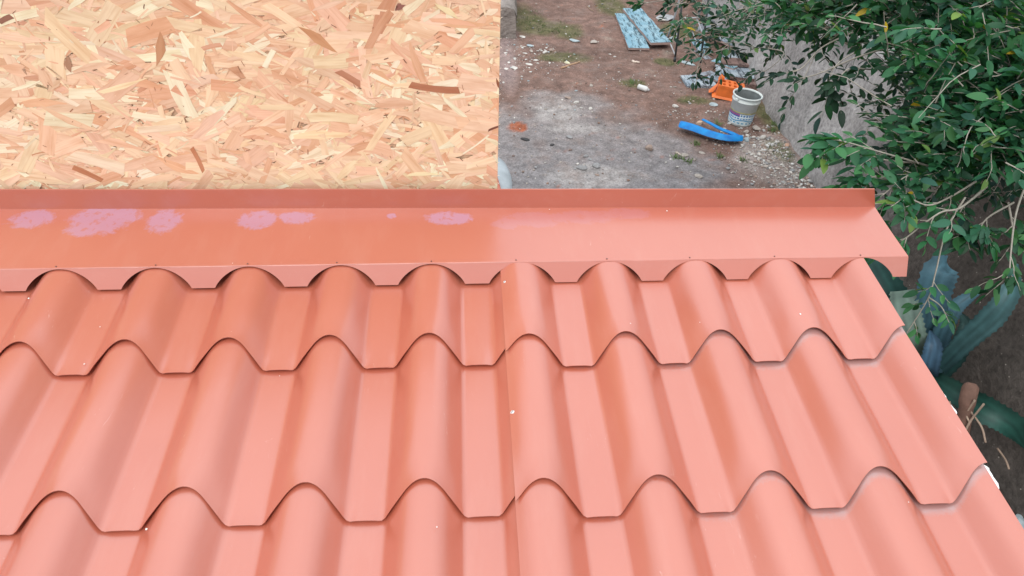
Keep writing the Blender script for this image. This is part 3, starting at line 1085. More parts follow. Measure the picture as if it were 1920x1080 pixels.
M_PBROWN = painted('brown_board', (.16, .10, .085), (.24, .16, .14), (.05, .035, .03), .8)
M_PEDGE = simple('bare_plank_edge', (.36, .25, .22), .85, .3, 20, 60, .4, .003)

def plank(name, p, q, r_, th, z, mat, label, cat='plank', group=None, tilt=0.0, dz=0.0, edge=None):
    """board with one long side p-q and width to r_; all ground points"""
    p, q, r_ = Vector(p), Vector(q), Vector(r_)
    L = (q - p)
    L.z = 0
    x = L.normalized()
    y = Vector((-x.y, x.x, 0))
    wv = (r_ - q).dot(y)
    ctr = p + L / 2 + y * wv / 2
    z += ground_at(ctr.x, ctr.y)
    rot = Matrix((x, y, Vector((0, 0, 1)))).transposed() @ Matrix.Rotation(tilt, 3, 'X') @ Matrix.Rotation(dz, 3, 'Y')
    c = Vector((ctr.x, ctr.y, z + th / 2))
    root = thing(name, (ctr.x, ctr.y, z), label, cat, group)
    # local mesh so that the streaks run across the board as in the yard
    for (nm, zz, t_, mt, inset) in (('painted_face', th / 2 - .002, .004, mat, 0), ('plank_body', -.002, th - .004, edge or M_PEDGE, .0005)):
        mb = MB()
        nx = max(4, int(L.length / .06))
        hx, hy = L.length / 2 - inset, abs(wv) / 2 - inset
        rs = random.Random(nm + label)
        prof = []
        for i in range(nx + 1):
            xx = -hx + 2 * hx * i / nx
            bow = .004 * math.sin(i * .9) + rs.uniform(-.0015, .0015)
            prof.append((xx, bow))
        vs = []
        for (sy, sz) in ((-1, -1), (1, -1), (1, 1), (-1, 1)):
            for (xx, bow) in prof:
                vs.append(c + rot @ Vector((xx, sy * hy, zz + bow + sz * t_ / 2)))
        n1 = nx + 1
        fs = []
        for s_ in range(4):
            for i in range(nx):
                a, b_ = s_ * n1 + i, ((s_ + 1) % 4) * n1 + i
                fs.append((a, a + 1, b_ + 1, b_))
        fs += [(0, n1, 2 * n1, 3 * n1)[::-1], (nx, n1 + nx, 2 * n1 + nx, 3 * n1 + nx)]
        mb.add(vs, fs)
        mb.build(nm, mt, root)
    return root

plank('plank', (2.996, 8.712, 0), (2.945, 7.432, 0), (3.207, 7.453, 0), .03, .0, M_PBLUE, 'pale blue peeling plank, the lower of the two lying side by side at the back', group='pale blue planks')
plank('plank', (3.114, 8.782, 0), (3.235, 7.489, 0), (3.493, 7.566, 0), .035, .034, M_PBLUE, 'pale blue peeling plank lying half over the other, nearer the trestle', group='pale blue planks')
PILE = 'old boards piled by the trestle'
plank('plank', (3.399, 6.305, 0), (3.751, 6.306, 0), (3.794, 6.603, 0), .03, .0, M_PWHITE, 'short white board with a bright front edge, leftmost of the pile beside the orange box', group=PILE, edge=M_PWHITE)
plank('plank', (3.667, 6.512, 0), (3.812, 6.365, 0), (4.034, 6.888, 0), .02, .035, M_PWHITE, 'white peeling board lying across the pile just left of the orange box', group=PILE)
plank('plank', (3.789, 6.543, 0), (4.207, 6.426, 0), (4.245, 6.731, -0), .03, .04, M_PWHITE, 'bluish white board with a brown edge behind the orange box', group=PILE, edge=M_PBROWN)
plank('plank', (3.884, 6.604, 0), (4.192, 6.309, 0), (4.245, 6.426, 0), .03, .005, M_PBROWN, 'dark brown board under the pile beside the wall', group=PILE, edge=M_PBROWN)
plank('plank', (3.93, 6.76, 0), (4.245, 6.731, -0), (4.269, 6.923, 0), .03, .075, M_PBROWN, 'brown board with flaking white paint near the top of the pile', group=PILE, edge=M_PBROWN)
plank('plank', (3.971, 7.051, 0), (4.243, 6.923, -0), (4.327, 7.225, 0), .03, .05, M_PWHITE, 'white board lying under the leaves behind the pile', group=PILE)
plank('plank', (3.827, 7.322, 0), (4.004, 7.324, 0), (4.086, 7.799, 0), .025, .0, M_PBLUE, 'short pale blue board between trestle and pile', group=PILE)
plank('plank', (3.992, 8.108, 0), (4.228, 7.994, 0), (4.404, 8.75, 0), .025, .0, M_PGREY, 'grey-blue board lying behind the trestle', group=PILE)
plank('plank', (4.135, 7.724, 0), (4.301, 7.399, 0), (4.495, 7.921, 0), .03, .03, M_PWHITE, 'white board under the tree leaves, farthest back in the pile', group=PILE)
plank('plank', (4.286, 8.114, 0), (4.432, 7.882, 0), (4.6, 8.537, 0), .03, .0, M_PGREY, 'grey board half hidden by leaves behind the white ones', group=PILE)

for (nm, p, q_, r__, th, z_, mt, lab) in (
    ('plank', (3.511, 6.541, 0), (3.77, 6.696, 0), (3.769, 6.603, 0), .02, .03, M_PGREY, 'narrow grey lath lying across the left end of the pile'),
    ('plank', (3.824, 6.886, 0), (4.031, 6.667, 0), (4.086, 6.761, 0), .02, .07, M_PBLUE, 'narrow pale blue lath on top of the pile'),
    ('plank', (3.774, 7.426, 0), (3.847, 7.15, 0), (3.916, 7.254, 0), .02, .0, M_PGREY, 'short grey lath lying beside the far trestle foot'),
    ('plank', (4.158, 7.291, 0), (4.339, 7.055, 0), (4.4, 7.157, -0), .02, .03, M_PBROWN, 'narrow brown lath behind the white boards')):
    plank(nm, p, q_, r__, th, z_, mt, lab, group=PILE)
# ---- metal trestle
def build_trestle():
    base = Vector((3.696, 7.443, -0))
    root = thing('metal_trestle', base, 'thin metal trestle with black and silver legs standing beside the blue planks', 'trestle')
    M_BLK = simple('black_painted_steel', (.025, .028, .03), .45, .2)
    M_SIL = simple('scuffed_galvanised_steel', (.42, .44, .46), .45, .3)
    f1, f2 = Vector((3.457, 7.112, 0)), Vector((3.768, 7.082, 0))
    b1, b2 = Vector((3.509, 7.75, 0)), Vector((3.895, 7.988, 0))
    t1 = (f1 + b1) / 2 + Vector((.02, 0, .82))
    t2 = (f2 + b2) / 2 + Vector((.02, 0, .82))
    for (a, t, m) in ((f1, t1, M_BLK), (b1, t1, M_SIL), (f2, t2, M_BLK), (b2, t2, M_SIL)):
        mb = MB()
        a = a + Vector((0, 0, ground_at(a.x, a.y)))
        tube(mb, [a, a.lerp(t, .5) + Vector((.004, 0, 0)), t], .0125, 8)
        leg = mb.build('leg', m, root, smooth=True)
        mb = MB()
        tube(mb, [a - (t - a).normalized() * .005, a + (t - a).normalized() * .05], .017, 8)
        mb.build('foot', M_BLK, leg, smooth=True)
    for (a, q) in ((f1.lerp(t1, .32), b1.lerp(t1, .32)), (f2.lerp(t2, .32), b2.lerp(t2, .32)), (f1.lerp(t1, .55), f2.lerp(t2, .55)), (f1.lerp(t1, .07), b1.lerp(t1, .07)), (f2.lerp(t2, .07), b2.lerp(t2, .07))):
        mb = MB()
        tube(mb, [a, q], .008, 6)
        mb.build('brace', M_SIL, root, smooth=True)
    mb = MB()
    d = (t2 - t1).normalized()
    box(mb, (t1 + t2) / 2, ((t2 - t1).length + .16, .045, .035), Matrix((d, Vector((-d.y, d.x, 0)).normalized(), Vector((0, 0, 1)))).transposed(), bev=.006)
    mb.build('top_rail', M_SIL, root)
build_trestle()

# ---- orange plastic box with ribbed, caved-in top
def build_orange():
    c = Vector((3.789, 6.026, 0))
    c.z = ground_at(c.x, c.y)
    root = thing('orange_box', c, 'broken bright orange plastic box with ribs and slots behind the white bucket', 'box')
    m = simple('orange_plastic', (.72, .17, .035), .5, .2, 14, 60, .2, .002)
    md = simple('dark_gap', (.05, .02, .015), .8, .1)
    rot = Matrix.Rotation(-.28, 3, 'Z') @ Matrix.Rotation(.1, 3, 'Y')
    L, D, H = .27, .18, .135
    def T(x, y, z):
        return c + Vector((0, .05, 0)) + rot @ Vector((x, y, z + .01))
    mb = MB()
    # splayed body: wider foot, tapered to the top
    vs = [T(sx * (L / 2 + (.035 if z == 0 else 0)), sy * (D / 2 + (.02 if z == 0 else 0)), z) for z in (0, .02, H) for sy in (-1, 1) for sx in (-1, 1)]
    fs = []
    for k in (0, 4):
        for (a, b_) in ((0, 1), (1, 3), (3, 2), (2, 0)):
            fs.append((k + a, k + b_, k + 4 + b_, k + 4 + a))
    mb.add(vs, fs)
    mb.build('body', m, root)
    mb = MB()
    box(mb, T(0, 0, H * .66), (L * .96, D * .94, .005), rot)
    mb.build('recess', md, root)
    for i in range(5):
        mb = MB()
        box(mb, T(-L / 2 + .03 + i * .06, 0, H - .012 + .006 * (i % 2)), (.034, D * 1.0, .04), rot, bev=.006)
        mb.build('rib', m, root)
    for sy in (-1, 0, 1):
        mb = MB()
        box(mb, T(0, sy * D * .46, H - .006), (L * 1.02, .02, .035), rot, bev=.005)
        mb.build('rail', m, root)
    mb = MB()
    box(mb, T(-L * .42, D * .3, H + .03), (.05, .07, .06), rot @ Matrix.Rotation(.3, 3, 'Y'), bev=.008)
    mb.build('latch', m, root)
    mb = MB()
    vs = [T(-L / 2 - .03, -D * .1, .02), T(-L / 2 - .03, D * .4, .02), T(-L / 2 - .07, -D * .05, .0), T(-L / 2 - .07, D * .35, .0), T(-L / 2, 0, .1), T(-L / 2, D * .35, .1)]
    mb.add(vs, [(0, 1, 3, 2), (0, 4, 5, 1), (2, 3, 5, 4), (0, 2, 4), (1, 5, 3)])
    mb.build('torn_flap', m, root)
build_orange()

# ---- individually named stones and scraps
M_ST = {}
def stone_mat(c):
    k = tuple(round(x, 2) for x in c)
    if k not in M_ST:
        M_ST[k] = simple('stone_' + ['grey', 'pale', 'tan', 'white', 'dark', 'rust', 'slate', 'beige'][len(M_ST) % 8], c, .9, .3, 18, 90, .7, .004)
    return M_ST[k]
WH, GY, TN, BL, DK, BE = (.52, .50, .46), (.27, .27, .27), (.30, .23, .19), (.34, .41, .43), (.05, .05, .05), (.38, .34, .30)
STONES = [
    ('stone', (2.093, 4.569, 0), .085, .07, .05, GY, 'largest grey stone, lowest of the small cluster on the grey dust', 'rounded grey cluster'),
    ('stone', (2.021, 4.759, 0), .06, .04, .03, GY, 'flat grey stone at the top left of the small cluster', None),
    ('stone', (2.052, 4.698, 0), .05, .035, .02, GY, 'small grey stone in the middle of the cluster', None),
    ('stone', (1.955, 4.542, 0), .105, .075, .05, GY, 'grey stone with a sharp corner at the foot of the cluster', None),
    ('stone', (2.082, 4.435, 0), .05, .035, .02, TN, 'small tan stone just above the flashing near the grey cluster', None),
    ('stone', (2.658, 4.889, 0), .085, .085, .07, TN, 'round tan stone alone on brown soil in the middle of the yard', None),
    ('stone', (2.977, 4.782, 0), .09, .07, .04, BE, 'pale beige flat stone near the white gravel', None),
    ('stone', (2.307, 7.747, 0), .17, .11, .03, BL, 'pale blue-grey slab fragment on the moss', 'tile fragment'),
    ('stone', (2.55, 7.715, 0), .13, .1, .03, BE, 'beige flat stone right of the blue-grey fragment', None),
    ('stone', (1.892, 7.363, 0), .075, .06, .04, WH, 'round white stone among the white chips at the left', None),
    ('stone', (1.979, 7.434, 0), .075, .07, .04, TN, 'brown stone beside the round white one', None),
    ('stone', (1.651, 7.866, -0), .1, .06, .02, WH, 'white flat chip near the plinth wall', None),
    ('stone', (1.724, 7.573, 0), .1, .07, .02, BL, 'pale bluish flat chip below the white one near the plinth', None),
    ('stone', (1.478, 6.878, 0), .09, .11, .03, WH, 'largest white plaster chip beside the plinth wall', None),
    ('stone', (1.664, 6.992, 0), .1, .05, .02, WH, 'long white plaster chip at the left of the yard', None),
    ('stone', (1.765, 7.124, 0), .08, .045, .02, WH, 'white plaster chip in the upper part of the white scatter', None),
    ('stone', (2.129, 7.03, 0), .085, .06, .025, (.62, .6, .42), 'yellowish white chip beside the stick', None),
    ('stone', (2.082, 5.902, 0), .08, .045, .03, WH, 'white pebble in the middle of the bare soil', None),
    ('stone', (2.218, 5.773, 0), .055, .045, .03, WH, 'small white stone right of the white pebble', None),
    ('stone', (2.016, 6.022, 0), .09, .05, .025, TN, 'flat tan stone above the white pebble', None),
    ('stone', (2.312, 6.356, 0), .05, .045, .03, BE, 'small round beige pebble on brown soil', None),
    ('stone', (3.146, 5.825, 0), .085, .055, .04, WH, 'oval cream stone left of the bucket', None),
    ('stone', (3.577, 5.878, 0), .08, .11, .03, BL, 'blue-grey tile fragment left of the bucket', None),
    ('stone', (3.315, 5.461, 0), .1, .08, .04, (.5, .36, .27), 'tan curled fragment above the blue strip', None),
    ('stone', (3.862, 5.305, 0), .1, .08, .06, BE, 'pale stone at the right foot of the bucket', None),
    ('stone', (3.741, 5.259, 0), .06, .05, .04, BE, 'small pale stone between bucket and blue strip', None),
    ('stone', (3.694, 5.099, 0), .09, .07, .045, BL, 'blue-grey stone at the tip of the blue strip', None),
    ('stone', (3.869, 5.132, 0), .09, .06, .05, WH, 'white stone at the top of the gravel patch', None),
    ('stone', (3.182, 4.863, 0), .08, .05, .02, BE, 'beige sliver lying left of the white gravel', None),
    ('stone', (3.009, 4.368, 0), .1, .06, .03, BE, 'beige slab piece just above the flashing at the gravel', None),
    ('stone', (4.05, 4.954, 0), .06, .05, .035, (.45, .28, .2), 'small rusty pink stone on the moss by the wall', None),
    ('stone', (1.475, 5.101, 0), .11, .05, .03, DK, 'black charred scrap on the grey dust near the board edge', None),
    ('stone', (1.727, 5.002, 0), .055, .035, .02, DK, 'small black stone on the grey dust', None),
    ('stone', (1.913, 5.154, 0), .08, .05, .03, GY, 'grey flat stone above the small cluster', None),
    ('stone', (3.606, 7.047, 0), .22, .09, .03, BL, 'pale slate fragment under the trestle foot', None),
    ('stone', (3.621, 7.866, 0), .14, .09, .03, BL, 'whitish slab scrap beside the trestle legs', None),
    ('stone', (3.758, 0.832, 0), .13, .12, .06, BL, 'pale blue-grey stone at the wall foot beside the roof verge', None),
    ('stone', (3.795, 0.915, 0), .035, .035, .02, BE, 'small round pale pebble above the blue-grey stone by the verge', None),
    ('stone', (3.7, 8.622, 0), .3, .22, .08, (.34, .35, .36), 'large grey slab piece lying behind the trestle', None),
    ('stone', (3.615, 8.512, 0), .12, .1, .05, WH, 'crumpled white piece left of the grey slab behind the trestle', None),
]
for i, (nm, p, a, b_, h, c, lab, _) in enumerate(STONES):
    mb = MB()
    z = ground_at(p[0], p[1])
    stone_geo(mb, (p[0], p[1], z), (a, b_, h), 100 + i, rotz=R.uniform(-.7, .7) if a > b_ * 1.3 else R.uniform(0, 3))
    mb.build('stone', stone_mat(c), None, label=lab, cat='stone', base=(p[0], p[1], z))

# white plastic bottle-like roll, stick, twig
p = Vector((2.876, 6.231, 0))
z = ground_at(p.x, p.y)
root = thing('plastic_tube', (p.x, p.y, z), 'short white plastic tube lying on the soil in mid yard', 'tube')
ax = Vector((math.cos(-.75), math.sin(-.75), 0))
mb = MB()
tube(mb, [p + ax * t + Vector((0, 0, z + .03)) for t in (-.065, -.06, .035, .045, .06)], [.02, .028, .03, .028, .016], 16)
mb.build('barrel', simple('greyish_white_plastic', (.62, .62, .6), .5, .15), root, smooth=True)
mb = MB()
tube(mb, [p + ax * t + Vector((0, 0, z + .03)) for t in (.06, .08)], .013, 12)
mb.build('neck', simple('grey_plastic', (.4, .4, .4), .5, .15), root, smooth=True)
def stick(p, q, r_, col, label, nm='stick'):
    p, q = Vector(p), Vector(q)
    p.z = ground_at(p.x, p.y) + r_ * .8
    q.z = ground_at(q.x, q.y) + r_ * .8
    mb = MB()
    pts = [p.lerp(q, t / 6) + Vector((R.uniform(-1, 1), R.uniform(-1, 1), 0)) * r_ * .8 for t in range(7)]
    tube(mb, pts, [r_ * (1.1 - .05 * k) for k in range(7)], 7)
    mb.build(nm, simple('dry_wood', col, .85, .3, 30, 80), None, True, label, nm, base=tuple(p))
stick((2.029, 6.836, -0), (2.273, 7.048, -0), .011, (.42, .27, .17), 'light brown stick lying in the yard beside the yellowish chip')
stick((2.657, 9.063, -0), (2.722, 8.883, 0), .006, (.3, .22, .15), 'thin short twig at the far top of the yard')
stick((2.911, 7.055, 0), (2.996, 7.023, -0), .014, (.6, .5, .42), 'short pale peg lying on the red soil')
stick((2.917, 4.855, 0), (2.959, 4.771, 0), .008, (.5, .42, .35), 'thin pale splinter lying left of the gravel patch')

# ---- gravel, chips and leaf litter nobody could count
def scatter(name, patches, sizes, cols, seed, label, sub=1, flat=.6):
    rs = random.Random(seed)
    mb = MB()
    for (c, rx, ry, n_) in patches:
        for i in range(n_):
            a, r_ = rs.uniform(0, 2 * PI), math.sqrt(rs.random())
            r_ = r_ ** 1.3
            x, y = c[0] + rx * r_ * math.cos(a), c[1] + ry * r_ * math.sin(a)
            if x > 3.76 + (y - 1) * .078 and y < 12:
                continue
            if -1 < x < 1.1 and y < .6:
                continue
            s = sizes[0] * (sizes[1] / sizes[0]) ** (rs.random() ** 2.2)
            col = rs.choice(cols)
            k = rs.uniform(.75, 1.2)
            stone_geo(mb, (x, y, ground_at(x, y)), (s * rs.uniform(.8, 1.4), s * rs.uniform(.6, 1.1), s * flat), rs.randint(0, 9999), tuple(min(.8, q * k) for q in col), rs.uniform(0, 3), sub)
    m = colour_attr_mat(name + '_stone', .9, .25, .25, 60, 120, .5, .002)
    o = mb.build(name, m, None, kind='stuff')
    tag(o, label, name.replace('_', ' '))
scatter('gravel', [((3.783, 4.733, 0), .5, .8, 750), ((3.937, 4.385, 0), .3, .55, 550), ((3.804, 4.944, 0), .25, .25, 260), ((3.859, 1.089, 0), .16, .25, 400), ((3.85, 1.005, 0), .2, .3, 500), ((3.714, 0.818, 0), .3, .3, 260)], (.008, .05), [WH, BE, BE, GY, TN, (.5, .5, .48)], 5, 'white and beige gravel spilled at the foot of the wall')
scatter('plaster_scatter', [((1.661, 7.123, -0), .45, .7, 150), ((1.579, 7.324, 0), .2, .6, 80), ((1.974, 5.968, 0), .5, .4, 60), ((1.875, 7.328, 0), 1.0, 2.0, 90)], (.008, .05), [WH, WH, BE, BL], 6, 'white plaster chips strewn beside the plinth', flat=.35)
scatter('small_stones', [((2.6, 6.5, 0), 1.6, 3.6, 900), ((2.6, 5.0, 0), 1.5, 1.5, 500), ((3.297, 5.646, 0), .35, .2, 170), ((3.41, 6.54, 0), .6, 1.2, 150)], (.006, .038), [TN, BE, GY, (.26, .17, .13), (.2, .15, .13), WH], 8, 'small loose stones and grit all over the dirt yard')
scatter('litter', [((3.7, 1.8, 0), .45, 2.2, 700)], (.006, .03), [(.12, .07, .045), (.2, .13, .09), (.07, .045, .03), (.3, .24, .2)], 9, 'dead leaf crumbs below the agave', flat=.3)

# ---- tufts of grass
def grass():
    rs = random.Random(3)
    mb = MB()
    for (c, rx, ry) in MOSS:
        for i in range(int(1300 * rx * ry) + 20):
            a, r_ = rs.uniform(0, 2 * PI), math.sqrt(rs.random())
            x, y = c[0] + rx * r_ * math.cos(a), c[1] + ry * r_ * math.sin(a)
            if noise.noise(Vector((x * 7, y * 7, 3))) < .02:
                continue
            z = ground_at(x, y)
            for k in range(4):
                d = Vector((rs.uniform(-1, 1), rs.uniform(-1, 1), rs.uniform(.5, 1.6))).normalized()
                L = rs.uniform(.012, .035)
                s_ = d.cross(Vector((0, 0, 1))).normalized() * .0022
                q = Vector((x + rs.uniform(-.01, .01), y + rs.uniform(-.01, .01), z))
                g_ = rs.uniform(.7, 1.4)
                mb.add([q - s_, q + s_, q + d * L], [(0, 1, 2)], (.085 * g_, .12 * g_, .04 * g_))
    for c in ((2.792, 6.417, 0), (2.897, 4.731, 0), (3.323, 4.768, 0), (3.157, 5.025, 0), (3.488, 5.437, 0), (3.531, 4.684, 0), (4.104, 5.399, 0), (4.033, 5.281, 0), (2.981, 4.659, 0)):
        for k in range(34):
            d = Vector((rs.uniform(-1, 1), rs.uniform(-1, 1), rs.uniform(.2, 1.2))).normalized()
            L = rs.uniform(.02, .07)
            s_ = d.cross(Vector((0, 0, 1))).normalized() * .004
            q = Vector((c[0] + rs.gauss(0, .025), c[1] + rs.gauss(0, .025), ground_at(c[0], c[1])))
            g_ = rs.uniform(.7, 1.5)
            mb.add([q - s_, q + s_, q + d * L * .6 + s_ * .8, q + d * L], [(0, 1, 2), (0, 2, 3)], (.09 * g_, .14 * g_, .045 * g_))
    o = mb.build('grass', colour_attr_mat('grass_blade', .7, .3, .2, 40, 60, 0), None, kind='stuff')
    tag(o, 'short moss and grass tufts growing on the dirt', 'grass')
grass()

# ================================================================== AGAVE
def agave_mat(name, base):
    m, nt, b = new_mat(name, base, .5, .35)
    n = noise_n(nt, 7, 5, .6)
    c = mix(nt, 1.0, attr(nt, 'col'), ramp(nt, n.outputs['Fac'], [(.3, G3(.7)), (.7, G3(1.3))]), 'MULTIPLY')
    nt.links.new(c, b.inputs['Base Color'])
    bump(nt, b, noise_n(nt, 40, 4).outputs['Fac'], .2, .003)
    return m
M_AG = agave_mat('agave_skin', (.06, .12, .13))
def agave_leaf(parent, pts, wid, col, cup=.25, label=None, side=None, teeth=True, name='leaf'):
    """fleshy leaf along pts; wid = widths along it; side = direction of the blade's width"""
    P = curve_pts(pts, 16)
    n = len(P)
    wd = []
    for i in range(n):
        t = i / (n - 1) * (len(wid) - 1)
        k = min(int(t), len(wid) - 2)
        wd.append(wid[k] + (wid[k + 1] - wid[k]) * (t - k))
    mb = MB()
    m_ = 9
    top, botm, cs = [], [], []
    for i, p in enumerate(P):
        t = (P[min(i + 1, n - 1)] - P[max(i - 1, 0)]).normalized()
        s_ = Vector(side) if side else (CAM - p).cross(t)
        s_ = (s_ - t * s_.dot(t)).normalized()
        nrm = s_.cross(t).normalized()
        if nrm.dot(CAM - p) < 0:
            nrm = -nrm
        for k in range(m_):
            a = k / (m_ - 1) * 2 - 1
            w = wd[i] / 2
            if abs(a) == 1 and teeth:
                w *= 1.09 if i % 3 == 1 else .98
            q = p + s_ * a * w + nrm * (a * a * wd[i] * cup)
            top.append(q)
            botm.append(q - nrm * .018 * (1 - a * a) * min(1, wd[i] / .05) - nrm * .0015)
            e = .75 if abs(a) > .9 else 1
            e *= 1 + .22 * math.sin(a * 9 + i * .1) + .25 * noise.noise(Vector((a * 3, i * .12, len(pts) + wid[0] * 90)))
            cs.append(tuple(c * e for c in col))
    mb.add(top, grid_faces(m_, n), cs)
    mb.add(botm, grid_faces(m_, n, True), cs)
    return mb.build(name, M_AG, parent, smooth=True, label=label)
ag = thing('agave', (3.862, 1.891, 0), 'blue-green agave with broad toothed leaves growing against the dark wall beside the roof', 'plant')
BG, GG, DG = (.075, .17, .215), (.15, .22, .18), (.022, .08, .07)
agave_leaf(ag, [(3.659, 1.716, 0.196), (3.583, 1.776, 0.432), (3.523, 1.822, 0.685), (3.498, 1.855, 0.884), (3.605, 1.932, 0.867)], [.10, .12, .16, .175, .10], BG, .2, 'broad upright blue-grey leaf with a folded tip')
agave_leaf(ag, [(3.65, 1.691, 0.247), (3.602, 1.722, 0.483), (3.599, 1.75, 0.687), (3.661, 1.768, 0.776), (3.757, 1.788, 0.816)], [.09, .1, .09, .06, .003], BG, .2, 'narrow blue leaf curving to a point at the upper right')
agave_leaf(ag, [(3.592, 1.617, 0.373), (3.582, 1.556, 0.646), (3.624, 1.534, 0.853), (3.685, 1.583, 0.982), (3.773, 1.716, 1.052)], [.08, .105, .12, .09, .01], (.045, .115, .12), .2, 'long leaf arching to the far right')
agave_leaf(ag, [(3.669, 1.746, 0.234), (3.55, 1.859, 0.397), (3.41, 1.992, 0.581), (3.336, 2.152, 0.7), (3.3, 2.296, 0.754)], [.12, .17, .19, .16, .05], DG, .18, 'broad dark green leaf seen through the gap under the flashing lip')
agave_leaf(ag, [(3.577, 1.685, 0.256), (3.437, 1.72, 0.491), (3.389, 1.806, 0.621), (3.403, 1.936, 0.691)], [.13, .15, .15, .13], GG, .08, 'grey-green cut leaf with a blunt end')
agave_leaf(ag, [(3.541, 1.608, 0.317), (3.522, 1.385, 0.43), (3.567, 1.206, 0.486), (3.677, 1.124, 0.452), (3.802, 1.09, 0.313)], [.09, .12, .14, .12, .02], (.015, .065, .05), .2, 'low dark green leaf running down towards the lower right')
agave_leaf(ag, [(3.568, 1.62, 0.271), (3.492, 1.582, 0.412), (3.488, 1.629, 0.536), (3.509, 1.726, 0.568)], [.08, .1, .09, .01], (.04, .09, .14), .25)
agave_leaf(ag, [(3.675, 1.691, 0.189), (3.745, 1.722, 0.369), (3.8, 1.803, 0.507), (3.809, 1.91, 0.538)], [.1, .12, .08, .01], (.02, .06, .055), .25)
agave_leaf(ag, [(3.652, 1.695, 0.171), (3.565, 1.797, 0.184), (3.454, 2.009, 0.209), (3.385, 2.27, 0.342)], [.1, .15, .12, .01], (.03, .08, .07), .25)
mb = MB()
pc = Vector((3.874, 1.914, 0))
lathe(mb, (pc.x, pc.y, -.02), [(.13, 0), (.12, .1), (.07, .2), (.00001, .24)], 14)
mb.build('heart', simple('agave_heart', (.05, .03, .025), .8, .4), ag, smooth=True)
dl = MB()
tube(dl, curve_pts([(3.489, 1.163, 0.301), (3.482, 1.205, 0.405), (3.476, 1.254, 0.518), (3.499, 1.309, 0.587)], 6), [.03] * 3 + [.034] * 8 + [.04] * 6 + [.036, .02], 10)
dl.build('withered_leaf', simple('withered_brown', (.17, .095, .07), .85, .3, 15, 60, .8, .006), ag, smooth=True, label='withered brown curled leaf')
M_FIB = simple('dry_fibre', (.33, .24, .18), .85, .3)
for pts in (((3.454, 1.131, 0.322), (3.471, 1.167, 0.443), (3.5, 1.186, 0.567)), ((3.471, 1.167, 0.443), (3.465, 1.206, 0.468), (3.471, 1.215, 0.563)), ((3.454, 1.197, 0.372), (3.446, 1.262, 0.416), (3.44, 1.308, 0.448)), ((3.702, 1.141, 0.251), (3.722, 1.081, 0.228), (3.727, 1.038, 0.203)), ((3.478, 1.211, 0.484), (3.509, 1.131, 0.451), (3.513, 1.064, 0.406))):
    mb = MB()
    tube(mb, curve_pts(list(pts), 5), .0055, 5)
    mb.build('dry_fibre', M_FIB, ag, smooth=True)

# ================================================================== TREES
M_BARK = simple('pale_bark', (.27, .235, .20), .85, .3, 30, 120, .6, .002)
M_TWIG = simple('pale_twig', (.34, .31, .26), .8, .25, 40, 160, .4, .001)
def leaf_material(name, rough=.5):
    m, nt, b = new_mat(name, (.04, .1, .05), rough, .28)
    oi = nt.nodes.new('ShaderNodeObjectInfo')
    c = attr(nt, 'col')
    n = noise_n(nt, 3, 2)
    c = mix(nt, 1.0, c, ramp(nt, n.outputs['Fac'], [(.3, (.75, .8, .85)), (.7, (1.25, 1.2, 1.1))]), 'MULTIPLY')
    nt.links.new(c, b.inputs['Base Color'])
    b.inputs['Transmission Weight'].default_value = 0
    b.inputs['Subsurface Weight'].default_value = 0
    tr = nd(nt, 'ShaderNodeBsdfTranslucent')
    tc = mix(nt, 1.0, c, (1.3, 1.7, .5), 'MULTIPLY')
    nt.links.new(tc, tr.inputs['Color'])
    ms = nt.nodes.new('ShaderNodeMixShader')
    ms.inputs[0].default_value = .22
    out = nt.nodes['Material Output']
    nt.links.new(b.outputs['BSDF'], ms.inputs[1])
    nt.links.new(tr.outputs['BSDF'], ms.inputs[2])
    nt.links.new(ms.outputs['Shader'], out.inputs['Surface'])
    return m
M_LEAF = leaf_material('leaf_skin')

LV_T = [0, .1, .28, .5, .72, .9, 1]
LV_W = [0, .55, .95, 1.0, .8, .38, 0]
def leaf_local(L, W, bend, fold, rs):
    """leaf along +x, up +z : centre rib plus two edges"""
    vs, fs = [], []
    for t, w in zip(LV_T, LV_W):
        z = -bend * L * t * t
        x = L * t
        hw = W * .5 * w
        vs += [(x, -hw, z + fold * hw), (x, 0, z), (x, hw, z + fold * hw)]
    for i in range(len(LV_T) - 1):
        a = i * 3
        fs += [(a, a + 1, a + 4, a + 3), (a + 1, a + 2, a + 5, a + 4)]
    return vs, fs
LEAFCOL = [((.018, .080, .034), 30), ((.026, .105, .045), 26), ((.014, .058, .030), 22), ((.045, .145, .05), 12), ((.03, .105, .075), 9), ((.10, .19, .045), 3), ((.20, .24, .13), .8), ((.5, .34, .03), .12)]
LEAFCOL_LIGHT = [((.035, .15, .065), 30), ((.05, .18, .065), 25), ((.035, .135, .08), 25), ((.025, .10, .045), 15), ((.13, .22, .05), 4), ((.5, .34, .03), .4)]
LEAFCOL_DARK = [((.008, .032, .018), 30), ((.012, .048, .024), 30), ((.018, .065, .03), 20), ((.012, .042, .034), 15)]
LEAFCOL_YG = [((.16, .26, .035), 30), ((.10, .18, .03), 25), ((.22, .3, .05), 12), ((.04, .09, .03), 40)]

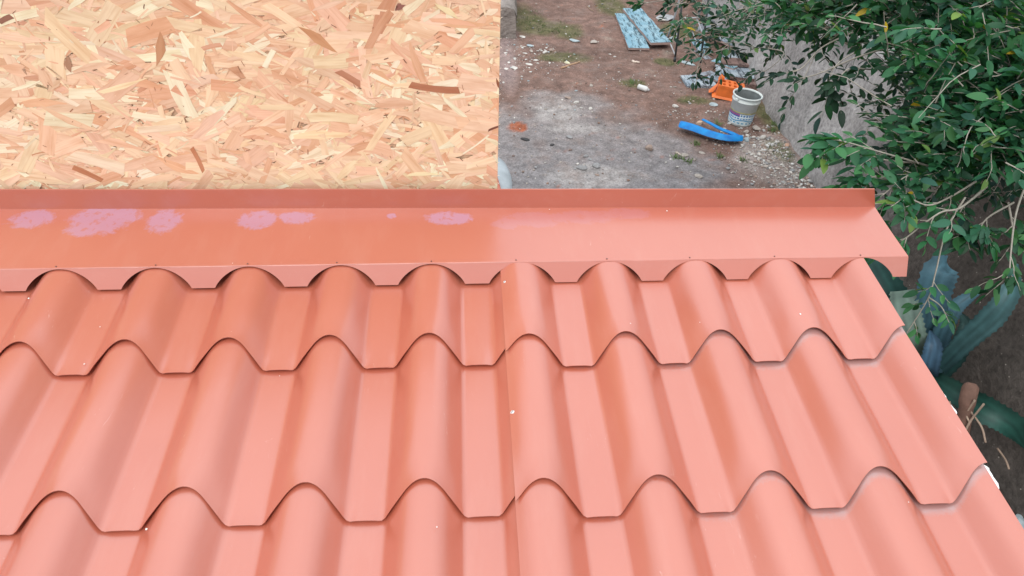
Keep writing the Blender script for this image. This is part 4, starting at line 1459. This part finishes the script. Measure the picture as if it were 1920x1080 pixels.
class Tree:
    def __init__(s, name, loc, label, cat, seed):
        s.root = thing(name, loc, label, cat)
        s.rs = random.Random(seed)
        s.leaves = []
        s.tw = MB()
        s.limb_n = 0
    def limb(s, pts, r0, r1, name='branch', n=7):
        P = curve_pts(pts, 7)
        mb = MB()
        rs = s.rs
        P = [p + Vector((rs.gauss(0, 1), rs.gauss(0, 1), rs.gauss(0, 1))) * r0 * .25 if 0 < i < len(P) - 1 else p for i, p in enumerate(P)]
        k = len(P)
        tube(mb, P, [r0 + (r1 - r0) * i / (k - 1) for i in range(k)], n)
        mb.build(name, M_BARK, s.root, smooth=True)
        return P
    def twig(s, p, d, L, n_leaf, size, pal, r=.0028, droop=.3, start=.1, spread=.9):
        rs = s.rs
        pts = [p]
        dd = d.normalized()
        seg = 6
        for i in range(seg):
            dd = (dd + Vector((rs.gauss(0, .13), rs.gauss(0, .13), rs.gauss(0, .1) - droop / seg))).normalized()
            pts.append(pts[-1] + dd * L / seg)
        tube(s.tw, pts, [r * (1 - .6 * i / seg) for i in range(seg + 1)], 4, cap=False)
        s.leaves_on(pts, n_leaf, size, pal, start, spread)
        return pts
    def leaves_on(s, pts, n_leaf, size, pal, start=.1, spread=.9):
        rs = s.rs
        seg = len(pts) - 1
        for k in range(n_leaf):
            t = start + (1 - start) * (k + rs.random() * .6) / n_leaf
            t = min(t, .999)
            i = int(t * seg)
            f = t * seg - i
            q = pts[i].lerp(pts[i + 1], f)
            ax = (pts[i + 1] - pts[i]).normalized()
            up = Vector((rs.gauss(0, .35), rs.gauss(0, .35), 1)).normalized()
            sd = ax.cross(up)
            if sd.length < .1:
                sd = Vector((1, 0, 0))
            sd.normalize()
            sg = 1 if k % 2 else -1
            ld = (ax * rs.uniform(.35, 1.1) + sd * sg * spread * rs.uniform(.5, 1.2) + up * rs.uniform(-.35, .45)).normalized()
            if k == n_leaf - 1:
                ld = (ax + up * .1).normalized()
            nz = (up - ld * up.dot(ld)).normalized()
            roll = rs.gauss(0, .45)
            nz = (nz * math.cos(roll) + ld.cross(nz) * math.sin(roll)).normalized()
            Lf = size * rs.uniform(.65, 1.2)
            s.leaves.append((q, ld, nz, Lf, Lf * rs.uniform(.38, .48), pick(rs, pal)))
    def cluster(s, c, r, n_tw, size, pal, nl=(7, 12), L=(.14, .3), out=None, droop=.3, rt=.0024):
        rs = s.rs
        c = Vector(c)
        for i in range(n_tw):
            o = Vector((rs.gauss(0, 1), rs.gauss(0, 1), rs.gauss(0, .7))) * r * .55
            d = Vector((rs.gauss(0, 1), rs.gauss(0, 1), rs.gauss(.1, .55)))
            if out is not None:
                d = d * .7 + Vector(out) * 1.1
            s.twig(c + o, d, rs.uniform(*L), rs.randint(*nl), size, pal, rt, droop)
    def finish(s, near=(0, 0, 0), nparts=300, name='leaf', stuff='foliage'):
        s.tw.build('twigs', M_TWIG, s.root, smooth=True, kind='stuff')
        def vis(l):                                                  # apparent size, nearest first
            v = l[0] - CAM
            d = v.length
            f = v.dot(Vector((-_b[0], -_b[1], -_b[2])))
            if f <= 0:
                return 0
            x, y = v.dot(Vector(_r)) / f, v.dot(Vector(_u)) / f
            if abs(x) > .75 or abs(y) > .43:
                return 0
            return abs(l[2].dot(v / d)) * l[3] * l[3] / d / d
        order = sorted(range(len(s.leaves)), key=lambda i: -vis(s.leaves[i]))
        single = order[:nparts]
        sset = set(single)
        protos = {}
        mb = MB()
        rs = s.rs
        for i, (q, ld, nz, L, W, col) in enumerate(s.leaves):
            y = nz.cross(ld)
            M = Matrix((ld, y, nz)).transposed()
            if i in sset:
                key = (tuple(col), i % 3)
                if key not in protos:
                    k = rs.uniform(.9, 1.15)
                    v, f = leaf_local(.055, .0235, (.06, .16, .28)[i % 3], (.25, .4, .12)[i % 3], rs)
                    pm = MB()
                    pm.add(v, f, tuple(c * k for c in col))
                    protos[key] = pm.mesh(name, M_LEAF, True)
                o = bpy.data.objects.new(name, protos[key])
                COL.objects.link(o)
                o.parent = s.root
                sc = L / .055
                o.matrix_local = Matrix.Translation(q - s.root.location) @ M.to_4x4() @ Matrix.Diagonal((sc, sc * W / L / (.0235 / .055), sc, 1))
            else:
                v, f = leaf_local(L, W, rs.uniform(.02, .3), rs.uniform(.1, .45), rs)
                k = rs.uniform(.75, 1.25)
                mb.add([q + M @ Vector(p) for p in v], f, tuple(c * k for c in col))
        mb.build(stuff, M_LEAF, s.root, smooth=True, kind='stuff')

# ---- near tree: trunk on the terrace to the right, limbs reaching over the wall
t1 = Tree('evergreen_tree', (5.35, 2.3, 1.0), 'glossy dark evergreen tree overhanging the wall, with pale twigs and yellow leaves', 'tree', 11)
fork = Vector((5.2, 2.35, 2.1))
t1.limb([(5.35, 2.3, .95), (5.3, 2.25, 1.5), fork], .12, .085, 'trunk', 10)
rs = t1.rs
NEAR = [  # px centre given as world points, radius, twigs
    [(2.578, 1.611, 2.395), (2.587, 1.367, 2.436), (2.918, 1.603, 2.341), (2.766, 1.224, 2.433), (2.619, 1.811, 2.332), (2.627, 1.42, 2.304), (2.562, 1.228, 2.358), (2.86, 1.356, 2.271), (2.738, 1.412, 2.165), (2.705, 1.184, 2.205), (2.733, 1.055, 2.284), (2.826, 1.407, 2.014), (2.817, 1.162, 2.072), (2.781, 1.368, 1.87), (2.643, 1.066, 2.143), (2.809, 1.07, 2.161), (2.863, 1.494, 1.97), (2.562, 1.12, 2.116), (2.526, 1.017, 2.13), (2.682, 1.023, 2.126), (2.761, 0.966, 2.156), (2.582, 1.837, 2.344), (2.556, 2.062, 2.251), (2.522, 2.299, 2.2), (2.48, 2.42, 2.15), (2.562, 2.171, 2.229), (2.543, 1.867, 2.366), (2.914, 1.195, 2.336), (2.945, 1.066, 2.122), (2.577, 1.872, 2.457), (2.656, 1.598, 2.532), (2.754, 1.412, 2.583), (2.522, 2.337, 2.332)],
]
for i, c in enumerate(NEAR[0]):
    c = Vector(c)
    pal = LEAFCOL if rs.random() < .6 else LEAFCOL_LIGHT
    t1.cluster(c, .16, 23, .056, pal, nl=(7, 11), L=(.09, .2), out=(-.1, -.05, .15))
# shaded inner foliage and the far side of the crown
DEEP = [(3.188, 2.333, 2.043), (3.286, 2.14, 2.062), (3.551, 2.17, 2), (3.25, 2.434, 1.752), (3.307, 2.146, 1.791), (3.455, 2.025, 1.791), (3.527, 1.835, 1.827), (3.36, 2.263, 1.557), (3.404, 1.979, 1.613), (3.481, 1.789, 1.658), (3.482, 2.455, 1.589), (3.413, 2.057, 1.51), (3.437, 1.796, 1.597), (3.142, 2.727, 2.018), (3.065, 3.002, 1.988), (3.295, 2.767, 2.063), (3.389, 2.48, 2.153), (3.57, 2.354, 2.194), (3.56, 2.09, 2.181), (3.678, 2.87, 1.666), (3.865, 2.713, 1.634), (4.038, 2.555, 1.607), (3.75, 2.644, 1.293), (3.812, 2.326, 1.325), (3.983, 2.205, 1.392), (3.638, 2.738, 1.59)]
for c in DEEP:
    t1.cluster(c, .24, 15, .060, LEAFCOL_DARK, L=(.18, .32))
for i in range(16):                                          # the crown goes on round its trunk beyond the frame
    c = Vector((rs.uniform(3.9, 5.9), rs.uniform(1.2, 3.3), rs.uniform(2.2, 3.2)))
    t1.cluster(c, .28, 16, .062, LEAFCOL if i % 2 else LEAFCOL_DARK, L=(.2, .35))
# limbs to the clusters
for i in range(0, len(NEAR[0]), 4):
    c = Vector(NEAR[0][i])
    mid = fork.lerp(c, .5) + Vector((rs.uniform(-.1, .1), rs.uniform(-.15, .15), -.05 + rs.uniform(-.1, .05)))
    t1.limb([fork + Vector((0, 0, rs.uniform(-.3, .1))), mid, c + Vector((.1, .1, -.05))], .014, .003)
# bare pale twigs that show among the leaves
for i in range(36):
    c = Vector(rs.choice(NEAR[0])) + Vector((rs.gauss(0, .12), rs.gauss(0, .12), rs.gauss(.05, .1)))
    t1.twig(c, Vector((rs.gauss(-.5, 1), rs.gauss(-.4, 1), rs.gauss(0, .3))), rs.uniform(.15, .3), rs.randint(1, 4), .05, LEAFCOL_LIGHT, .0026, .25)
# sprays that reach out over the yard and the wall
def spray(T, pts, side_n, size, pal, L=(.08, .16), nl=(5, 8), r=.004, n_end=6, start=.25):
    P = curve_pts([Vector(p) for p in pts], 6)
    k = len(P)
    rs = T.rs
    tube(T.tw, P, [r * (1 - .6 * i / k) for i in range(k)], 5, cap=False)
    for i in range(side_n):
        t = start + (1 - start) * (i + rs.random()) / side_n
        a = min(int(t * (k - 1)), k - 2)
        d = (P[a + 1] - P[a]).normalized()
        sd = d.cross(Vector((0, 0, 1))).normalized() * (1 if i % 2 else -1)
        T.twig(P[a], d * .8 + sd * rs.uniform(.4, 1.1) + Vector((0, 0, rs.uniform(-.3, .3))), rs.uniform(*L), rs.randint(*nl), size, pal, r * .5, .2)
    T.leaves_on(P[-6:], n_end, size, pal, .1)
spray(t1, [(2.606, 1.021, 2.003), (2.413, 1.003, 2.067), (2.264, 1, 2.11), (2.14, 1.03, 2.134), (2.089, 1.057, 2.126)], 9, .062, LEAFCOL_LIGHT, nl=(5, 8), start=.45)
spray(t1, [(2.441, 1.039, 2.047), (2.332, 1.053, 2.049), (2.244, 1.119, 2.059), (2.184, 1.146, 2.041)], 5, .06, LEAFCOL_LIGHT)
spray(t1, [(2.47, 0.918, 2.003), (2.337, 0.903, 2.035), (2.23, 0.929, 2.06), (2.142, 0.954, 2.004)], 8, .06, LEAFCOL_LIGHT)
spray(t1, [(2.602, 1.051, 2.049), (2.414, 0.928, 2.06), (2.308, 0.886, 2.085), (2.22, 0.847, 2.029)], 8, .06, LEAFCOL)
spray(t1, [(2.607, 0.893, 2.038), (2.462, 0.791, 2.023), (2.387, 0.776, 2.013), (2.288, 0.739, 1.947), (2.273, 0.74, 1.932)], 7, .055, LEAFCOL_LIGHT, r=.0045)
spray(t1, [(2.583, 0.919, 2.043), (2.467, 0.859, 2.02), (2.362, 0.805, 2.025), (2.284, 0.811, 2.048), (2.22, 0.781, 2.036)], 6, .055, LEAFCOL_LIGHT)
spray(t1, [(2.595, 1.53, 2.2), (2.452, 1.495, 2.192), (2.324, 1.456, 2.208), (2.263, 1.408, 2.155)], 2, .055, LEAFCOL_DARK, nl=(4, 6), n_end=7)
spray(t1, [(2.525, 1.592, 2.238), (2.383, 1.546, 2.213), (2.273, 1.578, 2.136), (2.186, 1.609, 2.1)], 3, .052, LEAFCOL_DARK, nl=(4, 6))
spray(t1, [(2.466, 1.752, 2.243), (2.368, 1.779, 2.167), (2.261, 1.694, 2.11), (2.179, 1.721, 2.076)], 3, .052, LEAFCOL_DARK, nl=(4, 6))
spray(t1, [(2.353, 1.779, 2.144), (2.267, 1.667, 2.053), (2.227, 1.658, 1.986)], 1, .045, LEAFCOL_DARK, nl=(3, 4), n_end=5, r=.002)
spray(t1, [(2.381, 1.555, 2.231), (2.289, 1.481, 2.218), (2.271, 1.467, 2.161), (2.29, 1.431, 2.102)], 2, .06, LEAFCOL_DARK, nl=(4, 5), n_end=6, r=.0025)
spray(t1, [(2.502, 0.837, 2.033), (2.435, 0.769, 1.955), (2.412, 0.698, 1.835), (2.393, 0.652, 1.76), (2.366, 0.632, 1.623)], 5, .045, LEAFCOL_LIGHT, L=(.04, .09), nl=(3, 5), n_end=0, r=.0035, start=.5)
spray(t1, [(2.395, 0.653, 1.764), (2.422, 0.618, 1.754), (2.438, 0.574, 1.723)], 1, .04, LEAFCOL_LIGHT, L=(.03, .05), nl=(3, 4), n_end=5, r=.0025)
spray(t1, [(2.693, 0.851, 2.103), (2.641, 0.769, 2.015), (2.601, 0.663, 1.924), (2.599, 0.611, 1.857)], 4, .05, LEAFCOL, L=(.08, .14), start=.7)
spray(t1, [(2.73, 0.889, 1.977), (2.612, 0.832, 1.952), (2.591, 0.81, 1.892)], 6, .055, LEAFCOL_LIGHT, L=(.06, .12), start=.5)
spray(t1, [(2.719, 0.897, 1.972), (2.701, 0.805, 1.926), (2.708, 0.774, 1.894)], 5, .055, LEAFCOL, L=(.06, .12))
spray(t1, [(2.627, 0.924, 1.998), (2.552, 0.881, 1.941), (2.591, 0.799, 1.877)], 4, .05, LEAFCOL_DARK, L=(.05, .1))
t1.finish()

# ---- farther tree over the trestle and the board pile
t2 = Tree('olive_green_tree', (4.75, 6.2, 1.0), 'bluish dark green tree with small leaves hanging over the trestle and board pile', 'tree', 23)
fork2 = Vector((4.7, 6.0, 2.6))
t2.limb([(4.75, 6.2, .9), (4.8, 6.1, 1.8), fork2], .11, .07, 'trunk', 9)
FAR = [(2.287, 3.599, 1.761), (2.392, 3.449, 1.743), (2.435, 3.294, 1.663), (2.544, 3.409, 1.791), (2.548, 3.167, 1.742), (2.577, 3.029, 1.712), (2.504, 3.244, 1.597), (2.652, 3.157, 1.842), (2.68, 3.015, 1.797), (2.717, 2.907, 1.866), (2.757, 2.916, 1.953), (2.858, 2.871, 1.968), (2.908, 2.848, 1.976), (2.685, 3.498, 1.895), (2.497, 3.775, 1.846), (2.838, 3.229, 1.977), (3.075, 2.872, 1.97), (3.183, 2.831, 2.042), (2.438, 3.774, 1.776), (3.051, 3.133, 2.007), (2.698, 3.538, 1.682), (2.925, 3.584, 1.772)]
for i, c in enumerate(FAR):
    c = Vector(c)
    t2.cluster(c, .15, 8, .052, LEAFCOL if i % 3 else LEAFCOL_DARK, L=(.14, .26), nl=(6, 10), rt=.003)
    if i % 4 == 0:
        mid = fork2.lerp(c, .5) + Vector((0, 0, -.05))
        t2.limb([fork2, mid, c], .014, .004)
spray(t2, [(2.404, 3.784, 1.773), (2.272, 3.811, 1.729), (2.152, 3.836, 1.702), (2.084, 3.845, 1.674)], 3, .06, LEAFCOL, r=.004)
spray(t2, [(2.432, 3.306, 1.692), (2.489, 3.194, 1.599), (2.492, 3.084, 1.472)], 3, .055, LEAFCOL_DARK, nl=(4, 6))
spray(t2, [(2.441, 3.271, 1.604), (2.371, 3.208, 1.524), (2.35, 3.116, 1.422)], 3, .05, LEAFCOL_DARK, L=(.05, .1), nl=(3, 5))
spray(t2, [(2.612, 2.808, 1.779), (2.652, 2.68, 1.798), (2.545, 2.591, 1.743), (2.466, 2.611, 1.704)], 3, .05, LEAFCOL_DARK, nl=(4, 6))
t2.finish(nparts=200)

# ---- bush in brighter, yellower leaf far behind on the terrace
t3 = Tree('yellow_green_bush', (9.0, 6.4, 1.2), 'bright yellow-green bush glimpsed through the leaves at the top right corner', 'bush', 31)
YG = [(5.414, 4.794, 1.232), (5.497, 4.629, 1.335), (5.383, 4.523, 1.148), (5.639, 4.573, 1.13), (5.793, 4.783, 1.33), (5.505, 4.889, 0.962), (5.598, 4.524, 0.915), (5.709, 5.127, 1.356), (5.888, 4.639, 1.153)]
for c in YG:
    t3.cluster(c, .3, 16, .085, LEAFCOL_YG, L=(.2, .4), nl=(7, 10), rt=.004)
t3.limb([(9.0, 6.4, 1.1), (8.9, 6.2, 1.6), Vector(YG[2])], .03, .01, 'stem')
t3.finish(nparts=60)

# ---- dark thicket that closes the view behind the trees
t4 = Tree('dark_thicket', (7.0, 7.5, 1.1), 'dense dark thicket filling the terrace behind both trees', 'thicket', 41)
for i in range(46):
    c = Vector((rs.uniform(5.0, 10.5), rs.uniform(2.6, 13.5), rs.uniform(1.4, 3.4)))
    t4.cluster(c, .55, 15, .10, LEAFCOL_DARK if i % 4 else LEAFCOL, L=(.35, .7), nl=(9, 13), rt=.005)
for i in range(44):                                          # unseen clusters added on the right to block sky light and reflections
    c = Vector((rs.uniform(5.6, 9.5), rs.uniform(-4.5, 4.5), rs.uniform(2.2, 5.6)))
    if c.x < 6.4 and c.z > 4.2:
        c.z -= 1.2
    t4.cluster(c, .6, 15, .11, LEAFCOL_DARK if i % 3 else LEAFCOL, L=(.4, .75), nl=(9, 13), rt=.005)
for i in range(5):
    x, y = 5.8 + i * .9, 4 + i * 1.7
    t4.limb([(x, y, 1), (x + .1, y, 1.8), (x + .3, y + .2, 3.0)], .05, .02, 'stem')
t4.finish(nparts=120)
